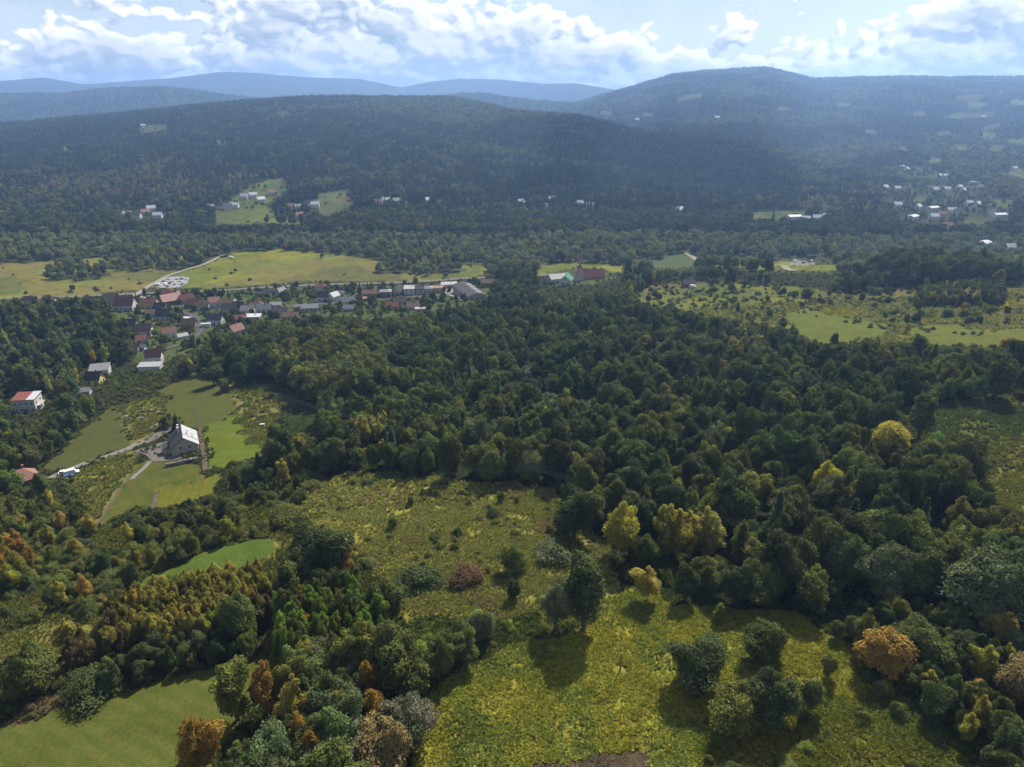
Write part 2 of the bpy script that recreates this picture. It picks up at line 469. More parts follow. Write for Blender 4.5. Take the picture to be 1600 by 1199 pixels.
# ------------------------------------------------------------------ land cover
# later entries lie over earlier ones; outlines follow the field edges as seen on the ground
ZONES = [
    ('scrubwood', [(-150, 790), (60, 770), (140, 815), (300, 800), (420, 770), (500, 745), (560, 800), (560, 880), (430, 905), (330, 860), (230, 915), (130, 965), (-150, 1010)]),
    ('scrub', [(470, 775), (540, 740), (640, 745), (760, 758), (862, 762), (900, 800), (945, 850), (965, 900), (960, 960), (860, 985), (760, 990), (650, 985), (600, 920), (560, 870), (490, 830)]),
    ('goldenrod', [(620, 1600), (640, 1240), (640, 1105), (720, 1040), (830, 1002), (930, 985), (960, 935), (1010, 915), (1060, 950), (1150, 950), (1245, 955), (1290, 990), (1335, 1010), (1350, 1060), (1400, 1110), (1470, 1140), (1560, 1240), (1500, 1600)]),
    ('brambles', [(1290, 1085), (1420, 1075), (1500, 1110), (1600, 1240), (1650, 1600), (1150, 1600), (1100, 1170), (1200, 1120)]),
    ('thicket', [(1290, 985), (1345, 960), (1420, 955), (1500, 975), (1600, 985), (1750, 985), (1750, 1600), (1600, 1600), (1560, 1240), (1470, 1140), (1410, 1075), (1360, 1030)]),
    ('earth', [(830, 1199), (900, 1186), (995, 1172), (1010, 1182), (1000, 1260), (820, 1260)]),
    ('weeds', [(-150, 1060), (-20, 1005), (60, 972), (150, 962), (230, 925), (330, 860), (430, 842), (430, 870), (330, 930), (240, 970), (120, 1040), (40, 1090), (-150, 1150)]),
    ('fallow', [(-20, 1150), (60, 1085), (150, 1055), (280, 1030), (420, 1000), (430, 1015), (260, 1050), (130, 1092), (0, 1145)]),
    ('mown', [(-300, 1600), (-200, 1230), (0, 1142), (110, 1103), (250, 1050), (425, 1010), (450, 1040), (455, 1075), (390, 1108), (355, 1150), (300, 1265), (230, 1600)]),
    ('mown', [(205, 928), (240, 900), (300, 872), (350, 852), (420, 843), (428, 862), (395, 884), (330, 895), (260, 908)]),
    ('mown', [(62, 738), (100, 705), (130, 672), (182, 630), (186, 655), (196, 680), (203, 697), (150, 716), (95, 736)]),
    ('mown', [(248, 612), (275, 595), (312, 582), (350, 588), (372, 650), (330, 662), (312, 676), (284, 668), (262, 640)]),
    ('lush', [(322, 664), (368, 652), (390, 680), (412, 712), (380, 722), (330, 738)]),
    ('weeds', [(352, 588), (392, 578), (425, 595), (440, 650), (425, 690), (410, 705), (385, 690), (366, 650)]),
    ('mown', [(150, 825), (180, 775), (212, 728), (250, 714), (312, 730), (318, 752), (250, 768), (246, 790), (205, 792), (165, 822)]),
    ('weeds', [(112, 742), (208, 703), (216, 724), (186, 770), (152, 818), (128, 800), (118, 770)]),
    ('weeds', [(186, 638), (245, 622), (262, 655), (255, 680), (207, 700), (190, 660)]),
    ('lush', [(238, 760), (318, 748), (332, 738), (345, 745), (330, 775), (250, 795)]),
    ('weeds', [(1535, 692), (1570, 680), (1900, 668), (1900, 840), (1600, 812), (1558, 785), (1530, 740)]),
    ('glade', [(1370, 648), (1460, 630), (1900, 628), (1900, 676), (1540, 690), (1400, 680)]),
    ('glade', [(430, 605), (470, 610), (500, 650), (515, 690), (470, 690), (440, 650)]),
    ('plateau', [(990, 470), (1010, 448), (1060, 440), (1160, 442), (1240, 450), (1330, 458), (1400, 450), (1460, 440), (1540, 448), (1700, 440), (1700, 545), (1600, 540), (1530, 545), (1470, 535), (1400, 540), (1330, 535), (1240, 520), (1180, 505), (1110, 495), (1040, 482)]),
    ('mown', [(1226, 489), (1262, 485), (1350, 501), (1395, 512), (1385, 528), (1340, 536), (1300, 541), (1262, 533), (1238, 516)]),
    ('goldenrod_far', [(1285, 482), (1350, 485), (1345, 497), (1300, 495)]),
    ('mown', [(1405, 514), (1480, 507), (1545, 518), (1640, 512), (1640, 538), (1535, 543), (1450, 540)]),
    ('goldenrod_far', [(1545, 470), (1620, 472), (1620, 484), (1560, 482)]),
    ('hedge', [(1240, 485), (1345, 502), (1345, 508), (1240, 491)]),
    ('hedge', [(1355, 506), (1540, 522), (1540, 528), (1355, 512)]),
    ('grove', [(1418, 478), (1440, 462), (1500, 455), (1560, 458), (1568, 478), (1520, 480), (1440, 480)]),
    ('tallwood', [(1350, 440), (1400, 425), (1500, 425), (1545, 440), (1530, 448), (1440, 450)]),
    ('oakwood', [(380, 600), (350, 560), (380, 520), (470, 505), (560, 530), (600, 600), (560, 640), (500, 640), (440, 600)]),
    ('birchgrove', [(205, 1005), (222, 955), (300, 925), (410, 915), (436, 930), (432, 980), (330, 1012), (215, 1025)]),
    ('brownbirch', [(105, 1010), (160, 985), (215, 978), (215, 1015), (150, 1060), (112, 1050)]),
    ('aspen', [(432, 1000), (442, 945), (520, 940), (590, 965), (612, 1015), (590, 1060), (500, 1065), (440, 1045)]),
    ('darkedge', [(135, 1085), (210, 1040), (300, 1015), (435, 995), (450, 1025), (330, 1042), (210, 1072), (145, 1095)]),
    ('mixed', [(365, 1150), (400, 1112), (470, 1078), (510, 1055), (600, 1030), (650, 1090), (640, 1240), (610, 1500), (240, 1500), (305, 1270), (335, 1200)]),
    ('greenedge', [(600, 1030), (610, 985), (660, 968), (760, 968), (850, 960), (860, 985), (760, 1010), (690, 1042), (640, 1090)]),
    ('autumn', [(-100, 930), (-60, 880), (30, 872), (55, 895), (30, 925)]),
    ('autumn', [(540, 690), (600, 680), (620, 700), (560, 712)]),
    ('valley', [(-400, 475), (0, 478), (120, 470), (150, 462), (330, 452), (450, 445), (560, 446), (700, 440), (780, 438), (860, 428), (1000, 426), (1100, 425), (1240, 428), (1330, 432), (1400, 424), (1600, 430), (2000, 430), (2000, 360), (1600, 352), (800, 348), (0, 350), (-400, 350)]),
    ('belt', [(-400, 376), (0, 372), (250, 372), (330, 374), (560, 372), (800, 374), (1000, 368), (1150, 372), (1230, 374), (1330, 378), (1450, 372), (1700, 380), (1700, 352), (1300, 346), (900, 338), (600, 340), (300, 350), (0, 352), (-400, 352)]),
    ('field_far', [(-100, 470), (-100, 412), (0, 412), (90, 408), (160, 402), (290, 402), (345, 402), (372, 394), (430, 391), (520, 398), (590, 404), (600, 412), (760, 415), (765, 428), (740, 434), (600, 440), (470, 440), (330, 452), (235, 450), (110, 466)]),
    ('clump_far', [(70, 440), (75, 425), (110, 412), (150, 418), (175, 428), (150, 438)]),
    ('clump_far', [(150, 418), (200, 400), (270, 405), (330, 402), (340, 408), (280, 425), (230, 420), (200, 426)]),
    ('clump_far', [(590, 425), (600, 408), (640, 412), (700, 418), (740, 424), (690, 430), (620, 428)]),
    ('field_far', [(830, 432), (845, 414), (900, 410), (970, 414), (1000, 422), (950, 428)]),
    ('field_far', [(1095, 414), (1110, 404), (1180, 408), (1260, 410), (1330, 418), (1300, 424), (1180, 422)]),
    ('pitch', [(980, 418), (1040, 402), (1078, 397), (1098, 414), (1060, 420)]),
    ('village', [(145, 476), (235, 462), (330, 456), (450, 448), (560, 448), (700, 444), (780, 444), (760, 466), (735, 478), (690, 484), (640, 494), (600, 498), (560, 500), (520, 496), (470, 498), (440, 502), (395, 506), (385, 528), (330, 530), (310, 545), (270, 560), (250, 582), (222, 580), (205, 560), (212, 535), (190, 500)]),
    ('village', [(862, 448), (866, 426), (900, 418), (950, 420), (962, 436), (930, 444)]),
    ('meadow_far', [(335, 330), (360, 312), (400, 285), (445, 276), (450, 296), (430, 310), (415, 320), (440, 345), (410, 352), (330, 352)]),
    ('meadow_far', [(485, 320), (500, 302), (545, 295), (552, 318), (530, 332), (505, 340)]),
    ('meadow_far', [(420, 350), (445, 336), (480, 340), (470, 352)]),
    ('hamlet', [(190, 345), (205, 330), (240, 322), (262, 335), (255, 345)]),
    ('meadow_far', [(1130, 336), (1200, 329), (1285, 330), (1290, 340), (1180, 344)]),
    ('hamlet', [(1375, 300), (1400, 285), (1470, 288), (1530, 282), (1545, 300), (1580, 320), (1585, 345), (1480, 352), (1400, 345), (1390, 318)]),
    ('hamlet', [(1395, 270), (1410, 258), (1450, 262), (1490, 272), (1480, 282), (1420, 276)]),
    ('meadow_far', [(1555, 268), (1600, 262), (1700, 262), (1700, 285), (1600, 280)]),
    ('meadow_far', [(1460, 184), (1500, 176), (1560, 172), (1552, 182), (1500, 186)]),
    ('meadow_far', [(1440, 212), (1480, 205), (1500, 206), (1470, 214)]),
    ('meadow_far', [(1510, 202), (1560, 192), (1580, 194), (1540, 203)]),
    ('meadow_far', [(1490, 150), (1540, 148), (1535, 154), (1495, 156)]),
    ('meadow_far', [(1570, 218), (1640, 214), (1640, 228), (1575, 224)]),
    ('meadow_far', [(1499, 166), (1520, 158), (1551, 163), (1530, 170)]),
    ('meadow_far', [(1416, 178), (1431, 174), (1454, 176), (1439, 183)]),
    ('meadow_far', [(1564, 160), (1585, 156), (1616, 158), (1595, 165)]),
    ('meadow_far', [(1474, 231), (1495, 224), (1526, 228), (1505, 236)]),
    ('meadow_far', [(1536, 233), (1551, 226), (1574, 230), (1559, 238)]),
    ('meadow_far', [(1346, 205), (1358, 201), (1378, 203), (1365, 210)]),
    ('meadow_far', [(1296, 166), (1311, 161), (1334, 163), (1319, 168)]),
    ('meadow_far', [(1206, 171), (1219, 166), (1240, 168), (1226, 173)]),
    ('meadow_far', [(996, 181), (1009, 176), (1030, 178), (1016, 183)]),
    ('meadow_far', [(926, 179), (941, 174), (964, 176), (949, 181)]),
    ('meadow_far', [(1435, 251), (1453, 244), (1481, 248), (1462, 256)]),
    ('meadow_far', [(1526, 213), (1541, 206), (1564, 210), (1549, 218)]),
    ('meadow_far', [(1396, 232), (1408, 228), (1428, 230), (1415, 237)]),
    ('meadow_far', [(1539, 319), (1560, 309), (1591, 314), (1570, 328)]),
    ('meadow_far', [(1492, 346), (1518, 338), (1558, 341), (1532, 353)]),
    ('meadow_far', [(1416, 317), (1431, 310), (1454, 312), (1439, 324)]),
    ('meadow_far', [(326, 222), (341, 218), (364, 220), (349, 227)]),
    ('meadow_far', [(86, 232), (99, 228), (120, 230), (106, 237)]),
    ('meadow_far', [(556, 181), (568, 176), (588, 178), (575, 183)]),
    ('meadow_far', [(636, 206), (651, 201), (674, 203), (659, 208)]),
    ('meadow_far', [(1050, 155), (1075, 148), (1100, 145), (1095, 152), (1065, 160)]),
    ('meadow_far', [(415, 180), (440, 174), (460, 174), (450, 181), (420, 184)]),
    ('meadow_far', [(205, 205), (230, 196), (268, 194), (262, 202), (225, 209)]),
]
CLEAR = [[(222, 745), (225, 690), (262, 655), (318, 655), (322, 740), (318, 760), (245, 765)], [(88, 756), (90, 735), (125, 732), (128, 752)], [(15, 645), (18, 612), (75, 615), (76, 640)],
         [(138, 602), (140, 570), (182, 568), (182, 590)], [(212, 582), (215, 548), (262, 548), (262, 580)], [(425, 648), (425, 622), (442, 622), (442, 648)],
         [(862, 446), (862, 416), (960, 416), (962, 438)], [(1060, 452), (1062, 436), (1092, 436), (1094, 452)],
         [(1225, 424), (1225, 402), (1290, 402), (1290, 422)]]
CLEAR = [[(px + (16 if px > sum(q[0] for q in P) / len(P) else -16), py + (16 if py > sum(q[1] for q in P) / len(P) else -2)) for px, py in P] for P in CLEAR]
CLEAR.append([(16, 740), (36, 734), (58, 740), (52, 748), (20, 750)])
OPEN = {'goldenrod', 'weeds', 'mown', 'lush', 'scrub', 'plateau', 'field_far', 'village', 'meadow_far', 'pitch', 'hamlet', 'earth', 'glade', 'goldenrod_far', 'fallow'}
TYPES = ['forest', 'hill'] + sorted({z[0] for z in ZONES})
TID = {t: i for i, t in enumerate(TYPES)}
ZW = []
for kind_, poly_ in ZONES:
    wp = np.array([at(px, py)[:2] for px, py in poly_])
    ZW.append((TID[kind_], wp, wp.min(0), wp.max(0)))


def in_poly(x, y, w):
    c = np.zeros(len(x), bool)
    j = len(w) - 1
    for i in range(len(w)):
        xi, yi = w[i]; xj, yj = w[j]
        if yi != yj:
            c ^= ((yi > y) != (yj > y)) & (x < (xj - xi) * (y - yi) / (yj - yi) + xi)
        j = i
    return c


def cover(x, y, jitter=0.0):
    """land-cover type at points; the edges wander a little, as real field edges do"""
    x = np.asarray(x, float); y = np.asarray(y, float)
    if jitter:
        s = np.clip(y / 200.0, 0.6, 4)
        x = x + (fbm(x / 7, y / 7, 21, 2) - 0.5) * jitter * s
        y = y + (fbm(x / 7, y / 7, 27, 2) - 0.5) * jitter * s
    t = np.where(y > 980, TID['hill'], TID['forest'])
    for k, w, lo, hi in ZW:
        m = (x >= lo[0]) & (x <= hi[0]) & (y >= lo[1]) & (y <= hi[1])
        if m.any():
            i = np.flatnonzero(m)
            ins = in_poly(x[i], y[i], w)
            t[i[ins]] = k
    return t


GROUND_COL = {
    'forest': (0.030, 0.034, 0.015), 'hill': (0.030, 0.040, 0.018), 'scrubwood': (0.085, 0.085, 0.028), 'scrub': (0.180, 0.164, 0.052),
    'goldenrod': (0.225, 0.205, 0.034), 'brambles': (0.130, 0.128, 0.028), 'earth': (0.10, 0.075, 0.05), 'weeds': (0.165, 0.155, 0.038),
    'fallow': (0.085, 0.068, 0.034), 'mown': (0.105, 0.112, 0.034), 'lush': (0.105, 0.150, 0.020), 'glade': (0.085, 0.095, 0.026),
    'plateau': (0.125, 0.128, 0.032), 'goldenrod_far': (0.18, 0.17, 0.025), 'grove': (0.05, 0.05, 0.02), 'tallwood': (0.03, 0.034, 0.015),
    'oakwood': (0.03, 0.034, 0.015), 'birchgrove': (0.06, 0.05, 0.02), 'brownbirch': (0.07, 0.06, 0.025), 'aspen': (0.035, 0.04, 0.015),
    'darkedge': (0.035, 0.03, 0.015), 'mixed': (0.04, 0.04, 0.016), 'greenedge': (0.06, 0.065, 0.02), 'autumn': (0.05, 0.045, 0.02),
    'valley': (0.055, 0.062, 0.026), 'field_far': (0.150, 0.150, 0.034), 'clump_far': (0.05, 0.055, 0.022), 'pitch': (0.105, 0.135, 0.06),
    'belt': (0.03, 0.035, 0.016), 'hedge': (0.06, 0.06, 0.02), 'thicket': (0.06, 0.065, 0.022), 'village': (0.070, 0.088, 0.030), 'meadow_far': (0.100, 0.115, 0.030), 'hamlet': (0.06, 0.075, 0.028),
}
GC = np.array([GROUND_COL[t] for t in TYPES]) * 0.78


def mat_ground():
    m = bpy.data.materials.new('ground_cover')
    m.use_nodes = True
    nt = NT(m.node_tree)
    att = nt.n('ShaderNodeAttribute', attribute_name='col')
    geo = nt.n('ShaderNodeNewGeometry')
    p = geo.outputs['Position']
    n1 = nt.noise(p, 0.09, 6.0, 0.62)
    n2 = nt.noise(p, 0.9, 5.0, 0.65)
    n3 = nt.noise(p, 0.018, 4.0, 0.6)
    f = nt.math('MULTIPLY', nt.rng(n1, 0.3, 0.7, 0.72, 1.25), nt.rng(n2, 0.25, 0.75, 0.70, 1.28))
    col = nt.mix(1.0, att.outputs['Color'], nt.xyz(f, f, f), 'MULTIPLY')
    # drifts of drier, browner growth
    col = nt.mix(nt.rng(n3, 0.48, 0.66, 0.0, 0.38, smooth=True), col, nt.mix(1.0, col, c4((1.25, 0.92, 0.95)), 'MULTIPLY'))
    col = nt.mix(nt.rng(n1, 0.55, 0.70, 0.0, 0.35, smooth=True), col, nt.mix(1.0, col, c4((0.75, 0.95, 0.8)), 'MULTIPLY'))
    b = nt.n('ShaderNodeBsdfPrincipled')
    nt.put(b.inputs['Base Color'], col)
    b.inputs['Roughness'].default_value = 0.9
    b.inputs['Specular IOR Level'].default_value = 0.0
    bump = nt.n('ShaderNodeBump')
    bump.inputs['Strength'].default_value = 0.7
    bump.inputs['Distance'].default_value = 0.5
    nt.put(bump.inputs['Height'], n2)
    nt.put(b.inputs['Normal'], bump.outputs[0])
    o = nt.n('ShaderNodeOutputMaterial')
    nt.t.links.new(b.outputs[0], o.inputs[0])
    return m


def simple_mat(name, col, rough=0.7, var=0.12, scale=1.2, metal=0.0, spec=0.4, bump=0.0, stretch=(1, 1, 1)):
    m = bpy.data.materials.new(name)
    m.use_nodes = True
    nt = NT(m.node_tree)
    tc = nt.n('ShaderNodeTexCoord')
    mp = nt.n('ShaderNodeMapping')
    mp.inputs['Scale'].default_value = stretch
    nt.put(mp.inputs[0], tc.outputs['Object'])
    nz = nt.noise(mp.outputs[0], scale, 6.0, 0.65)
    f = nt.rng(nz, 0.3, 0.7, 1 - var, 1 + var)
    c = nt.mix(1.0, c4(col), nt.xyz(f, f, f), 'MULTIPLY')
    b = nt.n('ShaderNodeBsdfPrincipled')
    nt.put(b.inputs['Base Color'], c)
    b.inputs['Roughness'].default_value = rough
    b.inputs['Metallic'].default_value = metal
    b.inputs['Specular IOR Level'].default_value = spec
    if bump:
        bp = nt.n('ShaderNodeBump')
        bp.inputs['Strength'].default_value = bump
        bp.inputs['Distance'].default_value = 0.08
        nt.put(bp.inputs['Height'], nz)
        nt.put(b.inputs['Normal'], bp.outputs[0])
    o = nt.n('ShaderNodeOutputMaterial')
    nt.t.links.new(b.outputs[0], o.inputs[0])
    return m


def swath_mat(name, col_a, col_b, angle, width, dist=0.6, ctr=(0, 0), ring=False, k=0.62):
    """hay meadow: lighter and darker mowing swaths lying side by side"""
    col_a = tuple(q * k for q in col_a); col_b = tuple(q * k for q in col_b)
    m = bpy.data.materials.new(name)
    m.use_nodes = True
    nt = NT(m.node_tree)
    geo = nt.n('ShaderNodeNewGeometry')
    mp = nt.n('ShaderNodeMapping')
    mp.inputs['Location'].default_value = (-ctr[0], -ctr[1], 0)
    mp.inputs['Rotation'].default_value = (0, 0, 0)
    nt.put(mp.inputs[0], geo.outputs['Position'])
    mp2 = nt.n('ShaderNodeMapping')
    mp2.inputs['Rotation'].default_value = (0, 0, angle)
    nt.put(mp2.inputs[0], mp.outputs[0])
    w = nt.n('ShaderNodeTexWave', wave_type='RINGS' if ring else 'BANDS')
    if ring:
        w.rings_direction = 'Z'
    else:
        w.bands_direction = 'X'
    w.inputs['Scale'].default_value = 0.314 / width
    w.inputs['Distortion'].default_value = dist
    w.inputs['Detail'].default_value = 2.0
    w.inputs['Detail Scale'].default_value = 0.4
    nt.put(w.inputs[0], mp2.outputs[0])
    n1 = nt.noise(geo.outputs['Position'], 0.12, 5.0, 0.6)
    n2 = nt.noise(geo.outputs['Position'], 1.3, 5.0, 0.7)
    fac = nt.math('MULTIPLY', nt.rng(w.outputs[1], 0.25, 0.75, 0.0, 1.0), nt.rng(n1, 0.3, 0.6, 0.5, 1.0))
    col = nt.mix(fac, c4(col_a), c4(col_b))
    f = nt.math('MULTIPLY', nt.rng(n1, 0.3, 0.7, 0.82, 1.16), nt.rng(n2, 0.25, 0.75, 0.72, 1.25))
    col = nt.mix(1.0, col, nt.xyz(f, f, f), 'MULTIPLY')
    b = nt.n('ShaderNodeBsdfPrincipled')
    nt.put(b.inputs['Base Color'], col)
    b.inputs['Roughness'].default_value = 0.9
    b.inputs['Specular IOR Level'].default_value = 0.0
    bump = nt.n('ShaderNodeBump')
    bump.inputs['Strength'].default_value = 0.6
    bump.inputs['Distance'].default_value = 0.25
    nt.put(bump.inputs['Height'], n2)
    nt.put(b.inputs['Normal'], bump.outputs[0])
    o = nt.n('ShaderNodeOutputMaterial')
    nt.t.links.new(b.outputs[0], o.inputs[0])
    return m


# one ground sheet, fine in front of the viewer, coarse far off and behind
def build_ground():
    front = np.linspace(-R(58), R(58), 400)
    rest = np.linspace(R(58), 2 * math.pi - R(58), 34)[1:-1]
    th = np.r_[front, rest]
    rad = np.r_[0.0, 25.0, np.geomspace(45.0, 10500.0, 450)]
    T, RR = np.meshgrid(th, rad[1:])
    X = (RR * np.sin(T)).ravel(); Y = (RR * np.cos(T)).ravel()
    Z = height(X, Y)
    n = len(th); m = len(rad) - 1
    V = np.c_[X, Y, Z]
    V = np.vstack([V, [[0, 0, hz1(0, 12)]]])
    i = np.arange(m - 1)[:, None] * n + np.arange(n)[None]
    j = np.arange(m - 1)[:, None] * n + (np.arange(n)[None] + 1) % n
    F = np.stack([i, i + n, j + n, j], -1).reshape(-1, 4)
    faces = [tuple(f) for f in F[:, ::-1].tolist()]
    faces += [(len(V) - 1, int((k + 1) % n), int(k)) for k in range(n)]
    me = bpy.data.meshes.new('ground')
    me.from_pydata(V.tolist(), [], faces)
    t = cover(V[:, 0], V[:, 1], 3.0)
    C = GC[t]
    # patches of growth with colours of their own
    big = fbm(V[:, 0] / 300.0, V[:, 1] / 300.0, 5, 3)
    far = (V[:, 1] > 980)
    C = C * np.where(far, 0.85 + 0.6 * (big - 0.5), 1.0)[:, None]
    # the wide valley fields: yellow, straw-coloured and greener sweeps
    ff = np.isin(t, [TID['field_far'], TID['plateau'], TID['meadow_far'], TID['scrub'], TID['weeds']])
    sw = fbm(V[:, 0] / 55.0, V[:, 1] / 110.0, 15, 4)[:, None]
    sg = fbm(V[:, 0] / 40.0, V[:, 1] / 60.0, 19, 3)[:, None]
    tone = np.where(sw > .56, np.array([[.98, .89, 1.12]]), np.where(sw < .44, np.array([[1.12, 1.12, .75]]), np.array([[.95, .98, 1.0]]))) * np.where(sg > .57, np.array([[.72, .82, .9]]), 1.0)
    C = np.where(ff[:, None], C * tone, C)
    ca = me.color_attributes.new('col', 'FLOAT_COLOR', 'POINT')
    ca.data.foreach_set('color', np.c_[C, np.ones(len(C))].astype(np.float32).ravel())
    me.materials.append(mat_ground())
    me.polygons.foreach_set('use_smooth', [True] * len(me.polygons))
    me.update()
    # faces wind so that normals point up
    o = obj('ground', me)
    if me.polygons[n * 50 + 20].normal.z < 0:
        me.flip_normals()
    return tag(o, kind='structure')


ground = build_ground()


def drape(name, pix, mat, lift=0.10, cell=2.2, world_pts=None, jitter=1.0, kind='structure'):
    """a sheet of field, lawn or road laid over the ground"""
    w = [at(px, py) for px, py in pix] if world_pts is None else [Vector((p[0], p[1], 0)) for p in world_pts]
    pts = []
    for a, b in zip(w, w[1:] + w[:1]):
        d = (b - a).length
        k = max(1, int(d / (cell * 0.8)))
        for q in range(k):
            p = a.lerp(b, q / k)
            pts.append((p.x + random.uniform(-jitter, jitter), p.y + random.uniform(-jitter, jitter), 0))
    bm = bmesh.new()
    vs_ = [bm.verts.new(p) for p in pts]
    bm.faces.new(vs_)
    bmesh.ops.triangulate(bm, faces=bm.faces[:])
    for _ in range(5):
        es = [e for e in bm.edges if e.calc_length() > cell * 2.4]
        if not es:
            break
        bmesh.ops.subdivide_edges(bm, edges=es, cuts=1, use_grid_fill=False)
        bmesh.ops.triangulate(bm, faces=[f for f in bm.faces if len(f.verts) > 3])
    xs = np.array([v.co.x for v in bm.verts]); ys = np.array([v.co.y for v in bm.verts])
    zs = height(xs, ys) + lift
    for v, z in zip(bm.verts, zs):
        v.co.z = z
    bmesh.ops.recalc_face_normals(bm, faces=bm.faces[:])
    me = bpy.data.meshes.new(name)
    bm.to_mesh(me); bm.free()
    if len(me.polygons) and me.polygons[0].normal.z < 0:
        me.flip_normals()
    me.materials.append(mat)
    me.polygons.foreach_set('use_smooth', [True] * len(me.polygons))
    return tag(obj(name, me), kind=kind)


def strip(name, pix, width, mat, lift=0.14, kind='structure'):
    """a road or track along a line of ground points"""
    c = [at(px, py) for px, py in pix]
    # smooth the line
    P = []
    for i in range(len(c) - 1):
        p0, p1, p2, p3 = c[max(i - 1, 0)], c[i], c[i + 1], c[min(i + 2, len(c) - 1)]
        k = max(2, int((p2 - p1).length / 3.0))
        for q in range(k):
            t = q / k
            P.append(0.5 * ((2 * p1) + (p2 - p0) * t + (2 * p0 - 5 * p1 + 4 * p2 - p3) * t * t + (3 * p1 - p0 - 3 * p2 + p3) * t ** 3))
    P.append(c[-1])
    V, F = [], []
    for i, p in enumerate(P):
        d = (P[min(i + 1, len(P) - 1)] - P[max(i - 1, 0)]); d.z = 0
        d.normalize()
        s = Vector((-d.y, d.x, 0))
        for k, o in enumerate((-0.5, -0.17, 0.17, 0.5)):
            q = p + s * o * (width + random.uniform(-0.25, 0.25))
            V.append((q.x, q.y, hz1(q.x, q.y) + lift))
    for i in range(len(P) - 1):
        for k in range(3):
            F.append((i * 4 + k + 1, i * 4 + k, i * 4 + 4 + k, i * 4 + 5 + k))
    me = mesh_from(name, V, F, mat, True)
    if me.polygons[0].normal.z < 0:
        me.flip_normals()
    return tag(obj(name, me), kind=kind)


def zone_pix(kind, k):
    return [z for z in ZONES if z[0] == kind][k][1]


hay = (0.112, 0.112, 0.036); hay2 = (0.062, 0.078, 0.022)
g0 = at(120, 700); g1 = at(230, 640)
drape('mown_meadow', zone_pix('mown', 0), swath_mat('short_grass', (0.084, 0.102, 0.021), (0.104, 0.108, 0.026), R(-62), 3.2, 1.5, k=.72), cell=3)
drape('mown_meadow', zone_pix('mown', 1), swath_mat('short_green_grass', (0.080, 0.130, 0.022), (0.098, 0.130, 0.028), R(20), 3.0))
drape('hay_field', zone_pix('mown', 2), swath_mat('hay_stubble', hay, hay2, R(38), 2.3, 1.0))
drape('hay_field', zone_pix('mown', 3), swath_mat('curved_hay_stubble', (0.124, 0.128, 0.034), (0.060, 0.078, 0.020), 0, 2.5, 0.5, (g1.x + 85, g1.y - 45), True))
drape('crop_field', zone_pix('lush', 0), swath_mat('lush_crop', (0.112, 0.150, 0.022), (0.128, 0.155, 0.022), R(15), 4.0, 6.0))
drape('lawn', zone_pix('mown', 4), swath_mat('lawn_grass', (0.088, 0.108, 0.022), (0.112, 0.108, 0.028), R(-35), 5.0, 6.0))
drape('meadow', zone_pix('lush', 1), swath_mat('meadow_grass', (0.125, 0.140, 0.020), (0.155, 0.145, 0.022), R(-15), 3.0, 4.0))
drape('mown_meadow', zone_pix('mown', 5), swath_mat('plateau_grass', (0.098, 0.122, 0.027), (0.112, 0.122, 0.028), R(30), 6.0, 4.0, k=.75), lift=0.15, cell=5)
drape('mown_meadow', zone_pix('mown', 6), swath_mat('plateau_grass_two', (0.100, 0.120, 0.026), (0.114, 0.122, 0.028), R(10), 7.0, 4.0, k=.75), lift=0.15, cell=5)
drape('arable_field', zone_pix('pitch', 0), swath_mat('far_crop', (0.090, 0.120, 0.050), (0.105, 0.125, 0.050), R(40), 9.0, 1.0), lift=0.4, cell=9)
M_gravel = simple_mat('gravel', (0.15, 0.14, 0.125), 0.95, 0.25, 0.8, spec=0.0, bump=0.4)
M_paving = simple_mat('paving', (0.115, 0.10, 0.09), 0.9, 0.14, 1.5, spec=0.0)
M_dirt = simple_mat('dirt', (0.085, 0.066, 0.044), 0.95, 0.35, 0.6, spec=0.0, bump=0.6)
M_asphalt = simple_mat('asphalt', (0.07, 0.07, 0.072), 0.95, 0.15, 0.5, spec=0.05)
M_tan = simple_mat('sandy_track', (0.21, 0.185, 0.145), 0.95, 0.2, 0.4, spec=0.0)
strip('driveway', [(78, 748), (100, 738), (130, 726), (165, 714), (200, 702), (222, 690), (245, 680), (268, 672)], 4.2, M_gravel, 0.20)
drape('paved_yard', [(208, 706), (245, 694), (262, 690), (268, 700), (285, 712), (283, 718), (252, 722), (238, 722), (228, 712)], M_paving, 0.24, jitter=0.1)
drape('paved_yard', [(222, 688), (250, 672), (272, 664), (274, 670), (250, 684), (230, 694)], M_paving, 0.22, jitter=0.2)
strip('path', [(234, 722), (226, 732), (214, 742), (206, 750)], 1.8, M_gravel, 0.26)
strip('dirt_track', [(310, 666), (315, 690), (319, 712), (321, 736)], 1.9, M_dirt, 0.24)
strip('dirt_track', [(247, 768), (243, 782), (240, 795)], 1.6, M_dirt, 0.24)
strip('footpath', [(150, 825), (170, 793), (190, 763), (208, 742)], 1.1, M_dirt, 0.25)
strip('valley_road', [(205, 466), (222, 455), (245, 441), (262, 432), (285, 424), (318, 414), (335, 406), (350, 399)], 4.5, M_tan, 0.5)
drape('gravel_yard', [(243, 446), (250, 438), (268, 433), (298, 434), (292, 444), (280, 450), (250, 451)], simple_mat('gravel_grey', (0.20, 0.20, 0.205), 0.95, 0.3, 0.3, spec=0.0), 0.45, 6)
strip('railway_bed', [(-60, 470), (110, 464), (230, 459), (330, 455), (470, 447), (600, 443), (720, 436), (860, 430)], 7.0, simple_mat('ballast', (0.13, 0.12, 0.10), 0.95, 0.2, 0.3, spec=0.0), 0.45)
strip('village_street', [(160, 484), (195, 484), (232, 487), (262, 482), (300, 478), (350, 484), (400, 486), (470, 478), (530, 474), (600, 468), (660, 464), (715, 462), (745, 460)], 6.0, M_asphalt, 0.45)
